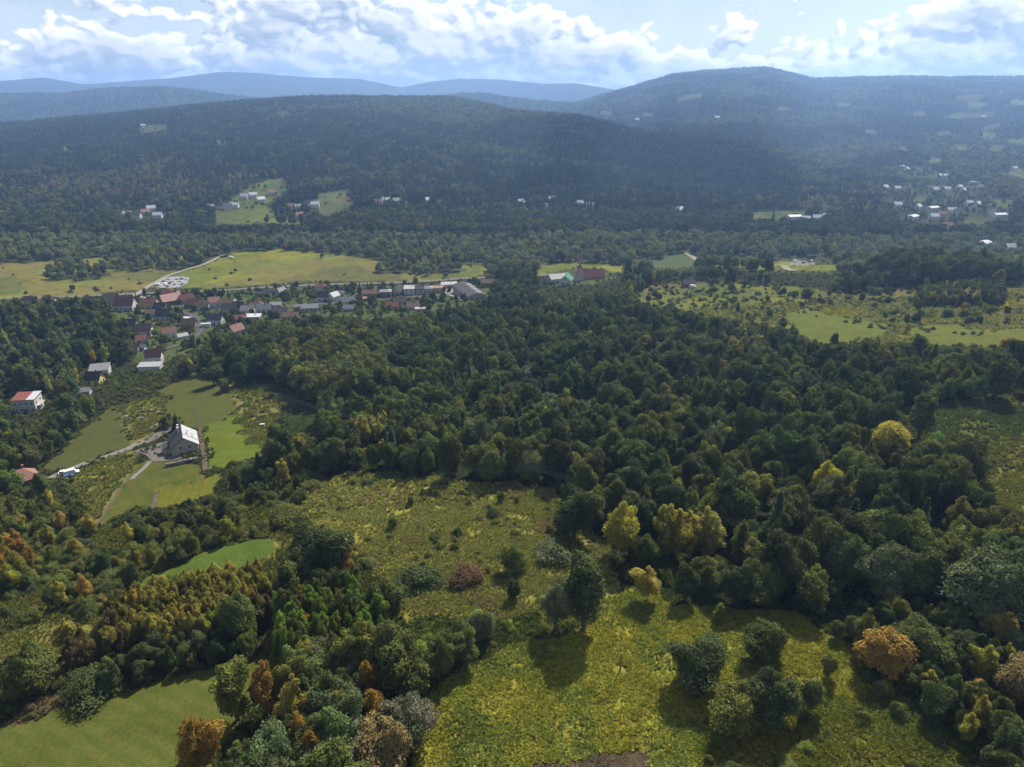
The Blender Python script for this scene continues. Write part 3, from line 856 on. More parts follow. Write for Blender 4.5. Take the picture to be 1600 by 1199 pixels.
strip('village_street', [(262, 484), (285, 488), (310, 500), (312, 520), (290, 535), (262, 545), (240, 548)], 4.0, M_asphalt, 0.40)
drape('sandy_yard', [(697, 453), (715, 449), (722, 458), (728, 468), (712, 467), (695, 459)], M_tan, 0.6, 6)
strip('field_track', [(1072, 396), (1083, 403), (1097, 413), (1102, 418)], 6.0, M_tan, 0.6)
strip('field_track', [(1180, 414), (1205, 416), (1228, 420), (1245, 423)], 6.0, M_tan, 0.6)
drape('gravel_yard', [(1232, 413), (1240, 409), (1258, 408), (1262, 411), (1274, 411), (1270, 416), (1250, 415), (1240, 417)], M_gravel, 0.6, 8)

# ------------------------------------------------------------------ foliage
def mat_leaf(name, trans=0.24, tint=True, rough=0.8, spec=0.0, nscale=0.55):
    m = bpy.data.materials.new(name)
    m.use_nodes = True
    nt = NT(m.node_tree)
    att = nt.n('ShaderNodeAttribute', attribute_name='tint', attribute_type='INSTANCER')
    info = nt.n('ShaderNodeObjectInfo')
    tc = nt.n('ShaderNodeTexCoord')
    off = nt.n('ShaderNodeVectorMath', operation='ADD')
    nt.put(off.inputs[0], tc.outputs['Object'])
    rnd = nt.math('MULTIPLY', info.outputs['Random'], 90.0)
    nt.put(off.inputs[1], nt.xyz(rnd, rnd, 0.0))
    nz = nt.noise(off.outputs[0], nscale, 3.0, 0.6)
    nf = nt.noise(off.outputs[0], nscale * 6.0, 2.0, 0.6)
    f = nt.math('MULTIPLY', nt.rng(nz, 0.3, 0.7, 0.74, 1.28), nt.rng(nf, 0.25, 0.75, 0.78, 1.24))
    col = nt.mix(1.0, att.outputs['Color'], nt.xyz(f, f, f), 'MULTIPLY')
    # some sprays have turned
    col = nt.mix(nt.rng(nz, 0.60, 0.74, 0.0, 0.30, smooth=True), col, nt.mix(1.0, col, c4((1.35, 1.14, 0.85)), 'MULTIPLY'))
    col = nt.mix(nt.rng(nz, 0.30, 0.46, 0.55, 0.0, smooth=True), col, nt.mix(1.0, col, c4((0.62, 0.86, 0.9)), 'MULTIPLY'))
    b = nt.n('ShaderNodeBsdfPrincipled')
    nt.put(b.inputs['Base Color'], col)
    b.inputs['Roughness'].default_value = rough
    b.inputs['Specular IOR Level'].default_value = spec
    tr = nt.n('ShaderNodeBsdfTranslucent')
    nt.put(tr.inputs[0], nt.mix(1.0, col, c4((1.08, 1.15, 0.85)), 'MULTIPLY'))
    mx = nt.n('ShaderNodeMixShader')
    mx.inputs[0].default_value = trans
    nt.t.links.new(b.outputs[0], mx.inputs[1])
    nt.t.links.new(tr.outputs[0], mx.inputs[2])
    o = nt.n('ShaderNodeOutputMaterial')
    nt.t.links.new(mx.outputs[0], o.inputs[0])
    return m


M_leaf = mat_leaf('leaves')
M_light_leaf = mat_leaf('thin_leaves', 0.50)
M_needle = mat_leaf('needles', 0.15, rough=0.8, spec=0.0)
M_weed = mat_leaf('weed_leaves', 0.32, nscale=1.5)
M_bark = simple_mat('bark', (0.085, 0.07, 0.055), 0.95, 0.3, 3.0, bump=0.5)
M_birchbark = simple_mat('birch_bark', (0.42, 0.40, 0.36), 0.85, 0.4, 2.5)


def unit(v):
    return v / np.maximum(np.linalg.norm(v, axis=-1, keepdims=True), 1e-9)


ICO = None


def ico():
    global ICO
    if ICO is None:
        bm = bmesh.new()
        bmesh.ops.create_icosphere(bm, subdivisions=1, radius=1.0)
        ICO = (np.array([v.co[:] for v in bm.verts]), np.array([[v.index for v in f.verts] for f in bm.faces]))
        bm.free()
    return ICO


def leaf_cloud(rng, cen, rad, n, size, jit=0.42, squash=1.0, under=0.25, core=0.62, down=0.0, aspect=1.0):
    """leaf sprays over the surface of overlapping lobes, with a ragged inner mass so that little light comes through"""
    cen = np.asarray(cen, float); rad = np.asarray(rad, float)
    w = rad ** 2; w = w / w.sum()
    V, F = [], []
    m = int(n * 2.6)
    k = rng.choice(len(rad), m, p=w)
    d = unit(rng.normal(size=(m, 3)))
    keep = (d[:, 2] > -0.35) | (rng.random(m) < under)
    k, d = k[keep], d[keep]
    p = cen[k] + d * (rad[k] * rng.uniform(0.72, 1.24, len(k)))[:, None] * np.array([1, 1, squash])
    inside = np.zeros(len(k), bool)
    for q in range(len(rad)):
        e = (p - cen[q]) / np.array([1, 1, squash])
        inside |= (np.einsum('ij,ij->i', e, e) < (0.80 * rad[q]) ** 2) & (k != q)
    p, d = p[~inside][:n], d[~inside][:n]
    nn = unit(d + jit * rng.normal(size=d.shape) + np.array([0, 0, 0.25 - down]))
    t1 = unit(np.cross(nn, unit(rng.normal(size=d.shape))))
    if down:
        t1 = unit(t1 * 0.5 + np.array([0, 0, -1.0]) * down)
        t1 = unit(t1 - nn * np.einsum('ij,ij->i', t1, nn)[:, None])
    t2 = np.cross(nn, t1)
    s = size * rng.uniform(0.55, 1.35, len(p))[:, None]
    c = [p - t1 * s * aspect * 0.5, p + t2 * s * rng.uniform(0.25, 0.55, (len(p), 1)) + nn * s * 0.12,
         p + t1 * s * aspect * 0.6, p - t2 * s * rng.uniform(0.25, 0.55, (len(p), 1)) + nn * s * 0.05]
    Q = np.stack(c, 1).reshape(-1, 3)
    V.append(Q)
    F.append(np.arange(len(Q)).reshape(-1, 4).tolist())
    base = len(Q)
    if core:
        iv, ifc = ico()
        fs = []
        for q in range(len(rad)):
            vv = iv * rng.uniform(0.80, 1.12, (len(iv), 1)) * rad[q] * core * np.array([1, 1, squash]) + cen[q]
            V.append(vv)
            fs += (ifc + base).tolist()
            base += len(vv)
        F.append(fs)
    return np.vstack(V), [f for a in F for f in a]


def crown_mesh(name, V, F, mat):
    me = bpy.data.meshes.new(name)
    me.from_pydata(V.tolist(), [], F)
    me.materials.append(mat)
    me.update()
    return me


def lobes_round(rng, r, h0, h1, n, lr):
    """lobes filling an egg between heights h0 and h1 with radius r"""
    cen, rad = [], []
    hm, hh = (h0 + h1) / 2, (h1 - h0) / 2
    for i in range(n):
        t = (i + 0.5) / n
        zz = -0.75 + 1.62 * t
        ang = i * 2.4 + rng.uniform(-0.5, 0.5)
        rr = math.sqrt(max(0.03, 1 - zz * zz)) * rng.uniform(0.50, 0.98)
        q = lr * rng.uniform(0.75, 1.25) * (1.05 - 0.25 * max(zz, 0))
        cen.append((math.cos(ang) * rr * (r - 0.35 * q), math.sin(ang) * rr * (r - 0.35 * q), hm + zz * (hh - q * 0.7)))
        rad.append(q)
    cen.append((0, 0, hm)); rad.append(min(r, hh) * 0.66)
    return cen, rad


def trunk_mesh(name, h, r, rng, mat, limbs=5, top=0.75, lean=0.3):
    mb = MB()
    lx, ly = rng.uniform(-lean, lean), rng.uniform(-lean, lean)
    pts = [(0, 0, -0.8), (0, 0, 0.15), (lx * .3, ly * .3, h * .25), (lx * .7, ly * .7, h * .5), (lx, ly, h * top)]
    mb.tube(pts, [r * 1.5, r * 1.15, r * .9, r * .6, r * .12], 7)
    for i in range(limbs):
        a = i * 2.4 + rng.uniform(-.4, .4)
        z0 = h * rng.uniform(.22, .55)
        L = h * rng.uniform(.18, .32)
        s = (lx * z0 / h, ly * z0 / h, z0)
        e = (s[0] + math.cos(a) * L * .8, s[1] + math.sin(a) * L * .8, z0 + L * .8)
        mid = ((s[0] + e[0]) / 2 + rng.uniform(-.2, .2), (s[1] + e[1]) / 2, (s[2] + e[2]) / 2 - L * .06)
        mb.tube([s, mid, e], [r * .42, r * .3, r * .06], 5)
    return mb.mesh(name, mat)


# every kind is modelled at unit height 10 m; three levels of leaf detail
def make_kind(kind, var, lod):
    rng = np.random.default_rng(var * 17 + {'round': 1, 'tall': 2, 'willow': 3, 'birch': 4, 'aspen': 5, 'spruce': 6, 'pine': 7, 'bush': 8}[kind] * 101)
    n = {0: 7500, 1: 2300, 2: 200}[lod]
    sz = {0: 0.30, 1: 0.48, 2: 1.4}[lod]
    nl = {0: 1.0, 1: 0.8, 2: 0.42}[lod]
    mat = M_leaf
    if kind == 'round':
        cen, rad = lobes_round(rng, rng.uniform(2.8, 3.5), 1.2, 10.0, int(30 * nl), 1.12 / (0.75 + .25 * nl))
        V, F = leaf_cloud(rng, cen, rad, n, sz)
    elif kind == 'tall':
        cen, rad = lobes_round(rng, rng.uniform(1.9, 2.5), 1.0, 10.2, int(28 * nl), .92 / (0.75 + .25 * nl))
        V, F = leaf_cloud(rng, cen, rad, int(n * .9), sz * .9)
    elif kind == 'willow':
        cen, rad = lobes_round(rng, rng.uniform(3.4, 4.2), 1.0, 9.6, int(36 * nl), 1.05 / (0.75 + .25 * nl))
        V, F = leaf_cloud(rng, cen, rad, n, sz * .9, jit=1.0)
    elif kind == 'birch':
        mat = M_light_leaf
        cen, rad = [], []
        k = max(6, int(16 * nl))
        for i in range(k):
            t = (i + .5) / k
            z = 2.2 + t * 7.2
            env = 1.9 * (math.sin(math.pi * min(1, .18 + t * .86)) ** .7)
            a = i * 2.4 + rng.uniform(-.5, .5)
            rr = env * rng.uniform(.2, .95)
            cen.append((math.cos(a) * rr, math.sin(a) * rr, z)); rad.append(max(.3, env * rng.uniform(.30, .62)))
        V, F = leaf_cloud(rng, cen, rad, int(n * .8), sz * .8, squash=1.35, jit=.9, core=.35, down=.5, aspect=1.3, under=.7)
    elif kind == 'aspen':
        mat = M_light_leaf
        cen, rad = [], []
        k = max(7, int(18 * nl))
        for i in range(k):
            t = (i + .5) / k
            z = 1.4 + t * 8.0
            env = 1.75 * (math.sin(math.pi * min(1, .25 + t * .72)) ** .6)
            a = i * 2.4 + rng.uniform(-.4, .4)
            rr = env * rng.uniform(.3, .62)
            cen.append((math.cos(a) * rr, math.sin(a) * rr, z)); rad.append(max(.3, env * rng.uniform(.40, .60)))
        V, F = leaf_cloud(rng, cen, rad, int(n * .8), sz * .75, squash=1.2, core=.75)
    elif kind in ('spruce', 'pine'):
        mat = M_needle
        Vs, Fs, base = [], [], 0
        tiers = {0: 20, 1: 13, 2: 6}[lod]
        for i in range(tiers):
            t = i / (tiers - 1)
            z = 0.9 + t * 8.9
            env = (2.15 if kind == 'spruce' else 2.6) * (1 - t) ** (.85 if kind == 'spruce' else .6) + .10
            arms = max(4, int({0: 15, 1: 10, 2: 6}[lod] * (1 - .55 * t)))
            for a_ in range(arms):
                ang = 2 * math.pi * (a_ + rng.uniform(-.3, .3)) / arms + i * 1.1
                L = env * rng.uniform(.75, 1.12)
                dr = L * rng.uniform(.22, .45) if kind == 'spruce' else -L * rng.uniform(0, .2)
                w_ = (.36 + .22 * L) * {0: .62, 1: .85, 2: 1.3}[lod]
                dx, dy = math.cos(ang), math.sin(ang)
                zz = z + rng.uniform(-.15, .15)
                q = np.array([[0, 0, zz + .12], [dx * L * .55 - dy * w_, dy * L * .55 + dx * w_, zz - dr * .45 - .10],
                              [dx * L, dy * L, zz - dr], [dx * L * .55 + dy * w_, dy * L * .55 - dx * w_, zz - dr * .45 - .10]])
                Vs.append(q); Fs.append([base, base + 1, base + 2, base + 3]); base += 4
                if lod == 0:
                    for e_ in range(3):
                        f_ = rng.uniform(.4, .95)
                        s_ = rng.choice([-1, 1])
                        o_ = np.array([dx * L * f_, dy * L * f_, zz - dr * f_])
                        g_ = np.array([dx * .5 - s_ * dy * .8, dy * .5 + s_ * dx * .8, -.35]) * .55
                        k_ = np.array([-g_[1], g_[0], .1]) * .5
                        Vs.append(np.array([o_, o_ + g_ * .5 + k_, o_ + g_, o_ + g_ * .5 - k_]))
                        Fs.append([base, base + 1, base + 2, base + 3]); base += 4
        V, F = np.vstack(Vs), Fs
        cv = []
        for k_ in range(8):
            a_ = 2 * math.pi * k_ / 8
            cv.append((math.cos(a_) * 1.15, math.sin(a_) * 1.15, .9))
        cv.append((0, 0, 9.4))
        F = F + [(base + k_, base + (k_ + 1) % 8, base + 8) for k_ in range(8)]
        V = np.vstack([V, np.array(cv)])
    elif kind == 'bush':                       # modelled 10 m high as well: scaled down when planted
        cen, rad = [], []
        for i in range(max(4, int(9 * nl))):
            a = i * 2.4 + rng.uniform(-.4, .4)
            rr = rng.uniform(1.0, 4.2)
            q = rng.uniform(1.9, 3.0)
            cen.append((math.cos(a) * rr, math.sin(a) * rr, rng.uniform(.28, .62) * 10 - rr * .5)); rad.append(q)
        cen.append((0, 0, 5.4)); rad.append(3.2)
        V, F = leaf_cloud(rng, cen, rad, int(n * .45), sz * 1.6, under=.1)
        V[:, 2] = np.maximum(V[:, 2], -.4)
    if kind not in ('spruce', 'pine'):
        # no two crowns grow evenly: lean, bulges and a ragged top
        a1, a2, a3 = rng.uniform(0, 6.28, 3)
        th = np.arctan2(V[:, 1], V[:, 0]); zt = V[:, 2] / 10.0
        wr = sstep(np.hypot(V[:, 0], V[:, 1]) / 2.2)
        f = 1 + wr * (.17 * np.sin(2 * th + a1 + zt * 3) + .13 * np.sin(3 * th + a2 - zt * 6)) + .09 * np.sin(zt * 9 + a3)
        V[:, 0] = V[:, 0] * f + rng.normal(0, .45) * zt ** 2
        V[:, 1] = V[:, 1] * f + rng.normal(0, .45) * zt ** 2
        V[:, 2] = V[:, 2] * (1 + wr * (.07 * np.sin(th * 2 + a3) + .04 * np.sin(th * 3 + a1)))
    return crown_mesh('crown', V, F, mat)


NVAR = {'round': 8, 'tall': 6, 'willow': 4, 'birch': 5, 'aspen': 3, 'spruce': 2, 'pine': 1, 'bush': 4}
KINDS = list(NVAR)
CROWN = {(k, v, l): make_kind(k, v, l) for k in KINDS for v in range(NVAR[k]) for l in (0, 1, 2)}
TRUNK = {}
for k_ in KINDS:
    for v_ in range(2):
        rg = np.random.default_rng(v_ + 5)
        if k_ == 'bush':
            mb = MB()
            for i_ in range(5):
                a_ = i_ * 1.26 + v_
                mb.tube([(math.cos(a_) * .4, math.sin(a_) * .4, -1), (math.cos(a_) * 1.4, math.sin(a_) * 1.4, 3), (math.cos(a_) * 2.2, math.sin(a_) * 2.2, 6)], [.28, .2, .06], 5)
            TRUNK[k_, v_] = mb.mesh('trunk', M_bark)
        elif k_ == 'birch':
            TRUNK[k_, v_] = trunk_mesh('trunk', 10, .13, rg, M_birchbark, 4, .88, .35)
        elif k_ in ('spruce', 'pine'):
            TRUNK[k_, v_] = trunk_mesh('trunk', 10, .2, rg, M_bark, 0, .95, .05)
        elif k_ == 'aspen':
            TRUNK[k_, v_] = trunk_mesh('trunk', 10, .15, rg, M_bark, 4, .9, .2)
        else:
            TRUNK[k_, v_] = trunk_mesh('trunk', 10, .27, rg, M_bark, 6, .72, .4)

# leaf colours (tone word, colour)
TINTS = {
    'dark': [(0.040, 0.050, 0.017), (0.048, 0.056, 0.017), (0.035, 0.045, 0.018)],
    'green': [(0.066, 0.076, 0.020), (0.078, 0.084, 0.020), (0.056, 0.070, 0.021)],
    'grey': [(0.068, 0.080, 0.036), (0.080, 0.090, 0.044), (0.062, 0.076, 0.034)],
    'olive': [(0.080, 0.084, 0.022), (0.092, 0.088, 0.024), (0.072, 0.076, 0.022)],
    'light': [(0.098, 0.135, 0.024), (0.112, 0.145, 0.026), (0.088, 0.128, 0.024)],
    'yellow': [(0.205, 0.186, 0.034), (0.190, 0.180, 0.036), (0.225, 0.190, 0.034)],
    'golden': [(0.190, 0.164, 0.042), (0.172, 0.154, 0.044), (0.202, 0.168, 0.042)],
    'orange': [(0.235, 0.148, 0.036), (0.220, 0.135, 0.036), (0.250, 0.165, 0.036)],
    'brown': [(0.125, 0.096, 0.040), (0.112, 0.086, 0.042), (0.140, 0.108, 0.045)],
    'blue': [(0.024, 0.036, 0.018), (0.028, 0.040, 0.019)],
    'red': [(0.085, 0.056, 0.028)],
}
TINTS = {k: [tuple(q * {'dark': 1.75, 'blue': 1.5, 'green': 1.8, 'grey': 1.65, 'olive': 1.6, 'light': 1.6, 'golden': 1.65, 'yellow': 1.5, 'orange': 1.2}.get(k, 1.3) for q in t) for t in v] for k, v in TINTS.items()}
# what grows where: spacing factor, chance, [(weight, kind, tone, (hmin, hmax))]
MIX = {
    'forest': (1.0, .95, [(22, 'round', 'dark', (7, 16)), (27, 'tall', 'dark', (8, 18)), (13, 'round', 'green', (6, 14)), (9, 'willow', 'grey', (7, 12)), (12, 'tall', 'green', (8, 15)), (5, 'aspen', 'green', (9, 14)), (4, 'bush', 'olive', (2, 4)), (4, 'birch', 'olive', (10, 14)), (3, 'birch', 'yellow', (9, 13)), (4, 'spruce', 'blue', (11, 17)), (3, 'round', 'olive', (8, 12)), (2, 'willow', 'light', (8, 11))]),
    'oakwood': (1.15, .97, [(40, 'round', 'dark', (13, 19)), (25, 'round', 'olive', (12, 17)), (15, 'round', 'green', (12, 16)), (5, 'birch', 'yellow', (11, 15))]),
    'tallwood': (1.1, .98, [(50, 'round', 'dark', (15, 22)), (20, 'round', 'olive', (14, 19)), (10, 'tall', 'green', (13, 18)), (4, 'birch', 'golden', (10, 13))]),
    'scrubwood': (1.0, .52, [(26, 'bush', 'olive', (1.8, 4)), (18, 'bush', 'green', (1.8, 4.2)), (14, 'bush', 'dark', (2, 4.5)), (7, 'round', 'dark', (4.5, 8)), (7, 'willow', 'green', (3.5, 6)), (4, 'birch', 'olive', (6, 9)), (4, 'bush', 'brown', (1.5, 3)), (3, 'birch', 'golden', (6, 9))]),
    'scrub': (1.0, .16, [(34, 'bush', 'olive', (1.0, 2.2)), (18, 'bush', 'dark', (1.2, 3.0)), (16, 'bush', 'green', (1.2, 2.6)), (10, 'bush', 'brown', (.9, 1.8)), (4, 'willow', 'green', (2.5, 4.5))]),
    'goldenrod': (1.0, .012, [(10, 'bush', 'green', (1, 2.2)), (5, 'bush', 'olive', (1, 2))]),
    'brambles': (1.0, .26, [(30, 'bush', 'green', (1.2, 2.6)), (20, 'bush', 'dark', (1.4, 3.2)), (14, 'bush', 'olive', (1.2, 2.4)), (9, 'round', 'dark', (3.5, 6)), (6, 'willow', 'grey', (4, 6.5)), (3, 'bush', 'golden', (1.4, 3))]),
    'hedge': (1.0, .65, [(30, 'bush', 'dark', (1.2, 2.4)), (20, 'bush', 'green', (1.2, 2.2))]),
    'thicket': (.8, .48, [(26, 'round', 'dark', (4.5, 8)), (18, 'willow', 'green', (4, 7)), (14, 'tall', 'dark', (5, 9)), (12, 'bush', 'green', (2, 4)), (10, 'willow', 'grey', (4, 7)), (9, 'bush', 'dark', (2, 4)), (5, 'birch', 'golden', (6, 9)), (4, 'round', 'olive', (4, 7)), (3, 'birch', 'yellow', (6, 9)), (2, 'round', 'orange', (4, 6))]),
    'weeds': (1.0, .05, [(20, 'bush', 'olive', (1, 2)), (10, 'bush', 'dark', (1, 2.4))]),
    'fallow': (1.0, .20, [(20, 'bush', 'brown', (1, 2)), (20, 'bush', 'olive', (1, 2))]),
    'earth': (1.0, 0, []), 'mown': (1.0, 0, []), 'lush': (1.0, 0, []), 'goldenrod_far': (1.0, .01, [(1, 'bush', 'olive', (1, 2))]), 'pitch': (1, 0, []),
    'glade': (1.0, .05, [(10, 'bush', 'green', (1, 2.5))]),
    'plateau': (1.0, .17, [(26, 'bush', 'olive', (1.4, 3.2)), (20, 'bush', 'dark', (1.6, 3.8)), (16, 'bush', 'green', (1.4, 3.4)), (6, 'round', 'dark', (4, 7)), (5, 'willow', 'green', (3.5, 6)), (2, 'birch', 'yellow', (5, 8)), (1.5, 'bush', 'golden', (1.4, 3))]),
    'grove': (.8, .98, [(30, 'birch', 'olive', (8, 11)), (14, 'birch', 'golden', (8, 11)), (30, 'tall', 'dark', (8, 11)), (20, 'tall', 'green', (8, 11))]),
    'birchgrove': (.55, .92, [(60, 'birch', 'golden', (6, 10)), (16, 'birch', 'yellow', (6, 9.5)), (12, 'birch', 'olive', (5.5, 9)), (8, 'birch', 'brown', (5, 9))]),
    'brownbirch': (.75, .80, [(30, 'birch', 'brown', (7, 11)), (20, 'birch', 'olive', (8, 11)), (14, 'birch', 'golden', (7, 10)), (12, 'bush', 'olive', (2, 4))]),
    'aspen': (.55, .50, [(60, 'aspen', 'light', (8, 13)), (20, 'aspen', 'green', (8, 13)), (6, 'birch', 'orange', (8, 10)), (12, 'tall', 'dark', (8, 12))]),
    'darkedge': (.75, .92, [(50, 'tall', 'dark', (4.5, 7.5)), (20, 'round', 'dark', (4.5, 6.5)), (14, 'tall', 'green', (4.5, 7.5)), (8, 'bush', 'brown', (2, 3.5))]),
    'mixed': (.8, .93, [(30, 'tall', 'green', (9, 14)), (22, 'willow', 'grey', (8, 12)), (18, 'tall', 'dark', (9, 14)), (10, 'aspen', 'green', (9, 13)), (7, 'birch', 'orange', (9, 13)), (6, 'birch', 'golden', (9, 13)), (6, 'round', 'dark', (8, 11))]),
    'greenedge': (.75, .85, [(24, 'willow', 'grey', (4, 7)), (24, 'willow', 'green', (4, 7)), (20, 'bush', 'light', (2.5, 4.5)), (14, 'bush', 'grey', (2.5, 4.5)), (8, 'round', 'dark', (4, 8))]),
    'autumn': (.75, .95, [(40, 'birch', 'orange', (9, 12)), (30, 'birch', 'golden', (9, 13)), (14, 'birch', 'yellow', (8, 11)), (8, 'round', 'dark', (8, 11))]),
    'valley': (1.0, .93, [(30, 'willow', 'grey', (8, 13)), (24, 'willow', 'green', (8, 12)), (20, 'round', 'green', (8, 13)), (16, 'round', 'dark', (8, 14)), (3, 'tall', 'brown', (7, 10)), (3, 'willow', 'olive', (8, 11))]),
    'belt': (1.0, .97, [(50, 'round', 'dark', (13, 19)), (20, 'tall', 'dark', (13, 19)), (20, 'round', 'green', (11, 16)), (8, 'spruce', 'blue', (14, 20))]),
    'field_far': (1.0, .022, [(10, 'bush', 'dark', (1.5, 3.5)), (6, 'bush', 'olive', (1.5, 3)), (4, 'round', 'green', (4, 7))]),
    'clump_far': (1.0, .8, [(30, 'round', 'dark', (7, 11)), (20, 'willow', 'grey', (7, 11)), (14, 'round', 'green', (7, 10)), (6, 'birch', 'yellow', (8, 11)), (6, 'tall', 'brown', (6, 9))]),
    'village': (1.0, .80, [(24, 'round', 'dark', (4.5, 8.5)), (16, 'bush', 'green', (2, 4)), (12, 'round', 'green', (4, 7)), (10, 'bush', 'dark', (2, 4)), (7, 'spruce', 'blue', (7, 11)), (2, 'bush', 'golden', (2, 3))]),
    'meadow_far': (1.0, .06, [(10, 'round', 'dark', (5, 9)), (8, 'bush', 'green', (2, 4))]),
    'hamlet': (1.0, .48, [(20, 'round', 'dark', (6, 11)), (20, 'round', 'green', (6, 11)), (10, 'willow', 'grey', (6, 10)), (6, 'spruce', 'blue', (9, 14))]),
    'hill': (1.0, .98, []),
}
HILL_SETS = [
    [(52, 'spruce', 'blue', (15, 22)), (22, 'round', 'dark', (13, 18)), (14, 'pine', 'dark', (14, 19)), (6, 'round', 'green', (11, 16))],
    [(40, 'round', 'dark', (12, 18)), (30, 'round', 'green', (11, 17)), (14, 'spruce', 'blue', (14, 20)), (10, 'willow', 'grey', (10, 14)), (6, 'birch', 'olive', (11, 15))],
    [(30, 'round', 'green', (11, 16)), (24, 'willow', 'grey', (10, 14)), (16, 'round', 'olive', (11, 15)), (12, 'willow', 'light', (9, 13)), (5, 'birch', 'yellow', (10, 14)), (14, 'round', 'dark', (12, 16))],
    [(30, 'birch', 'golden', (11, 15)), (20, 'birch', 'olive', (11, 15)), (20, 'round', 'dark', (11, 15)), (16, 'spruce', 'blue', (13, 18)), (10, 'round', 'brown', (10, 14))],
]
# woods of one character on the hills, dark spruce deepening the cloud shadow by colour: (pixel, radius in metres, which set)
HILL_SPOTS = [((1230, 300), 190, 3), ((1120, 292), 110, 3), ((960, 240), 420, 0), ((880, 280), 300, 0), ((850, 215), 300, 0), ((600, 165), 500, 2), ((660, 190), 420, 2),
              ((330, 265), 200, 3), ((520, 215), 300, 0), ((150, 215), 420, 0), ((760, 175), 260, 2), ((430, 160), 300, 0), ((1050, 265), 200, 0)]
_HS = [(at(px, py), r_, s_) for (px, py), r_, s_ in HILL_SPOTS]


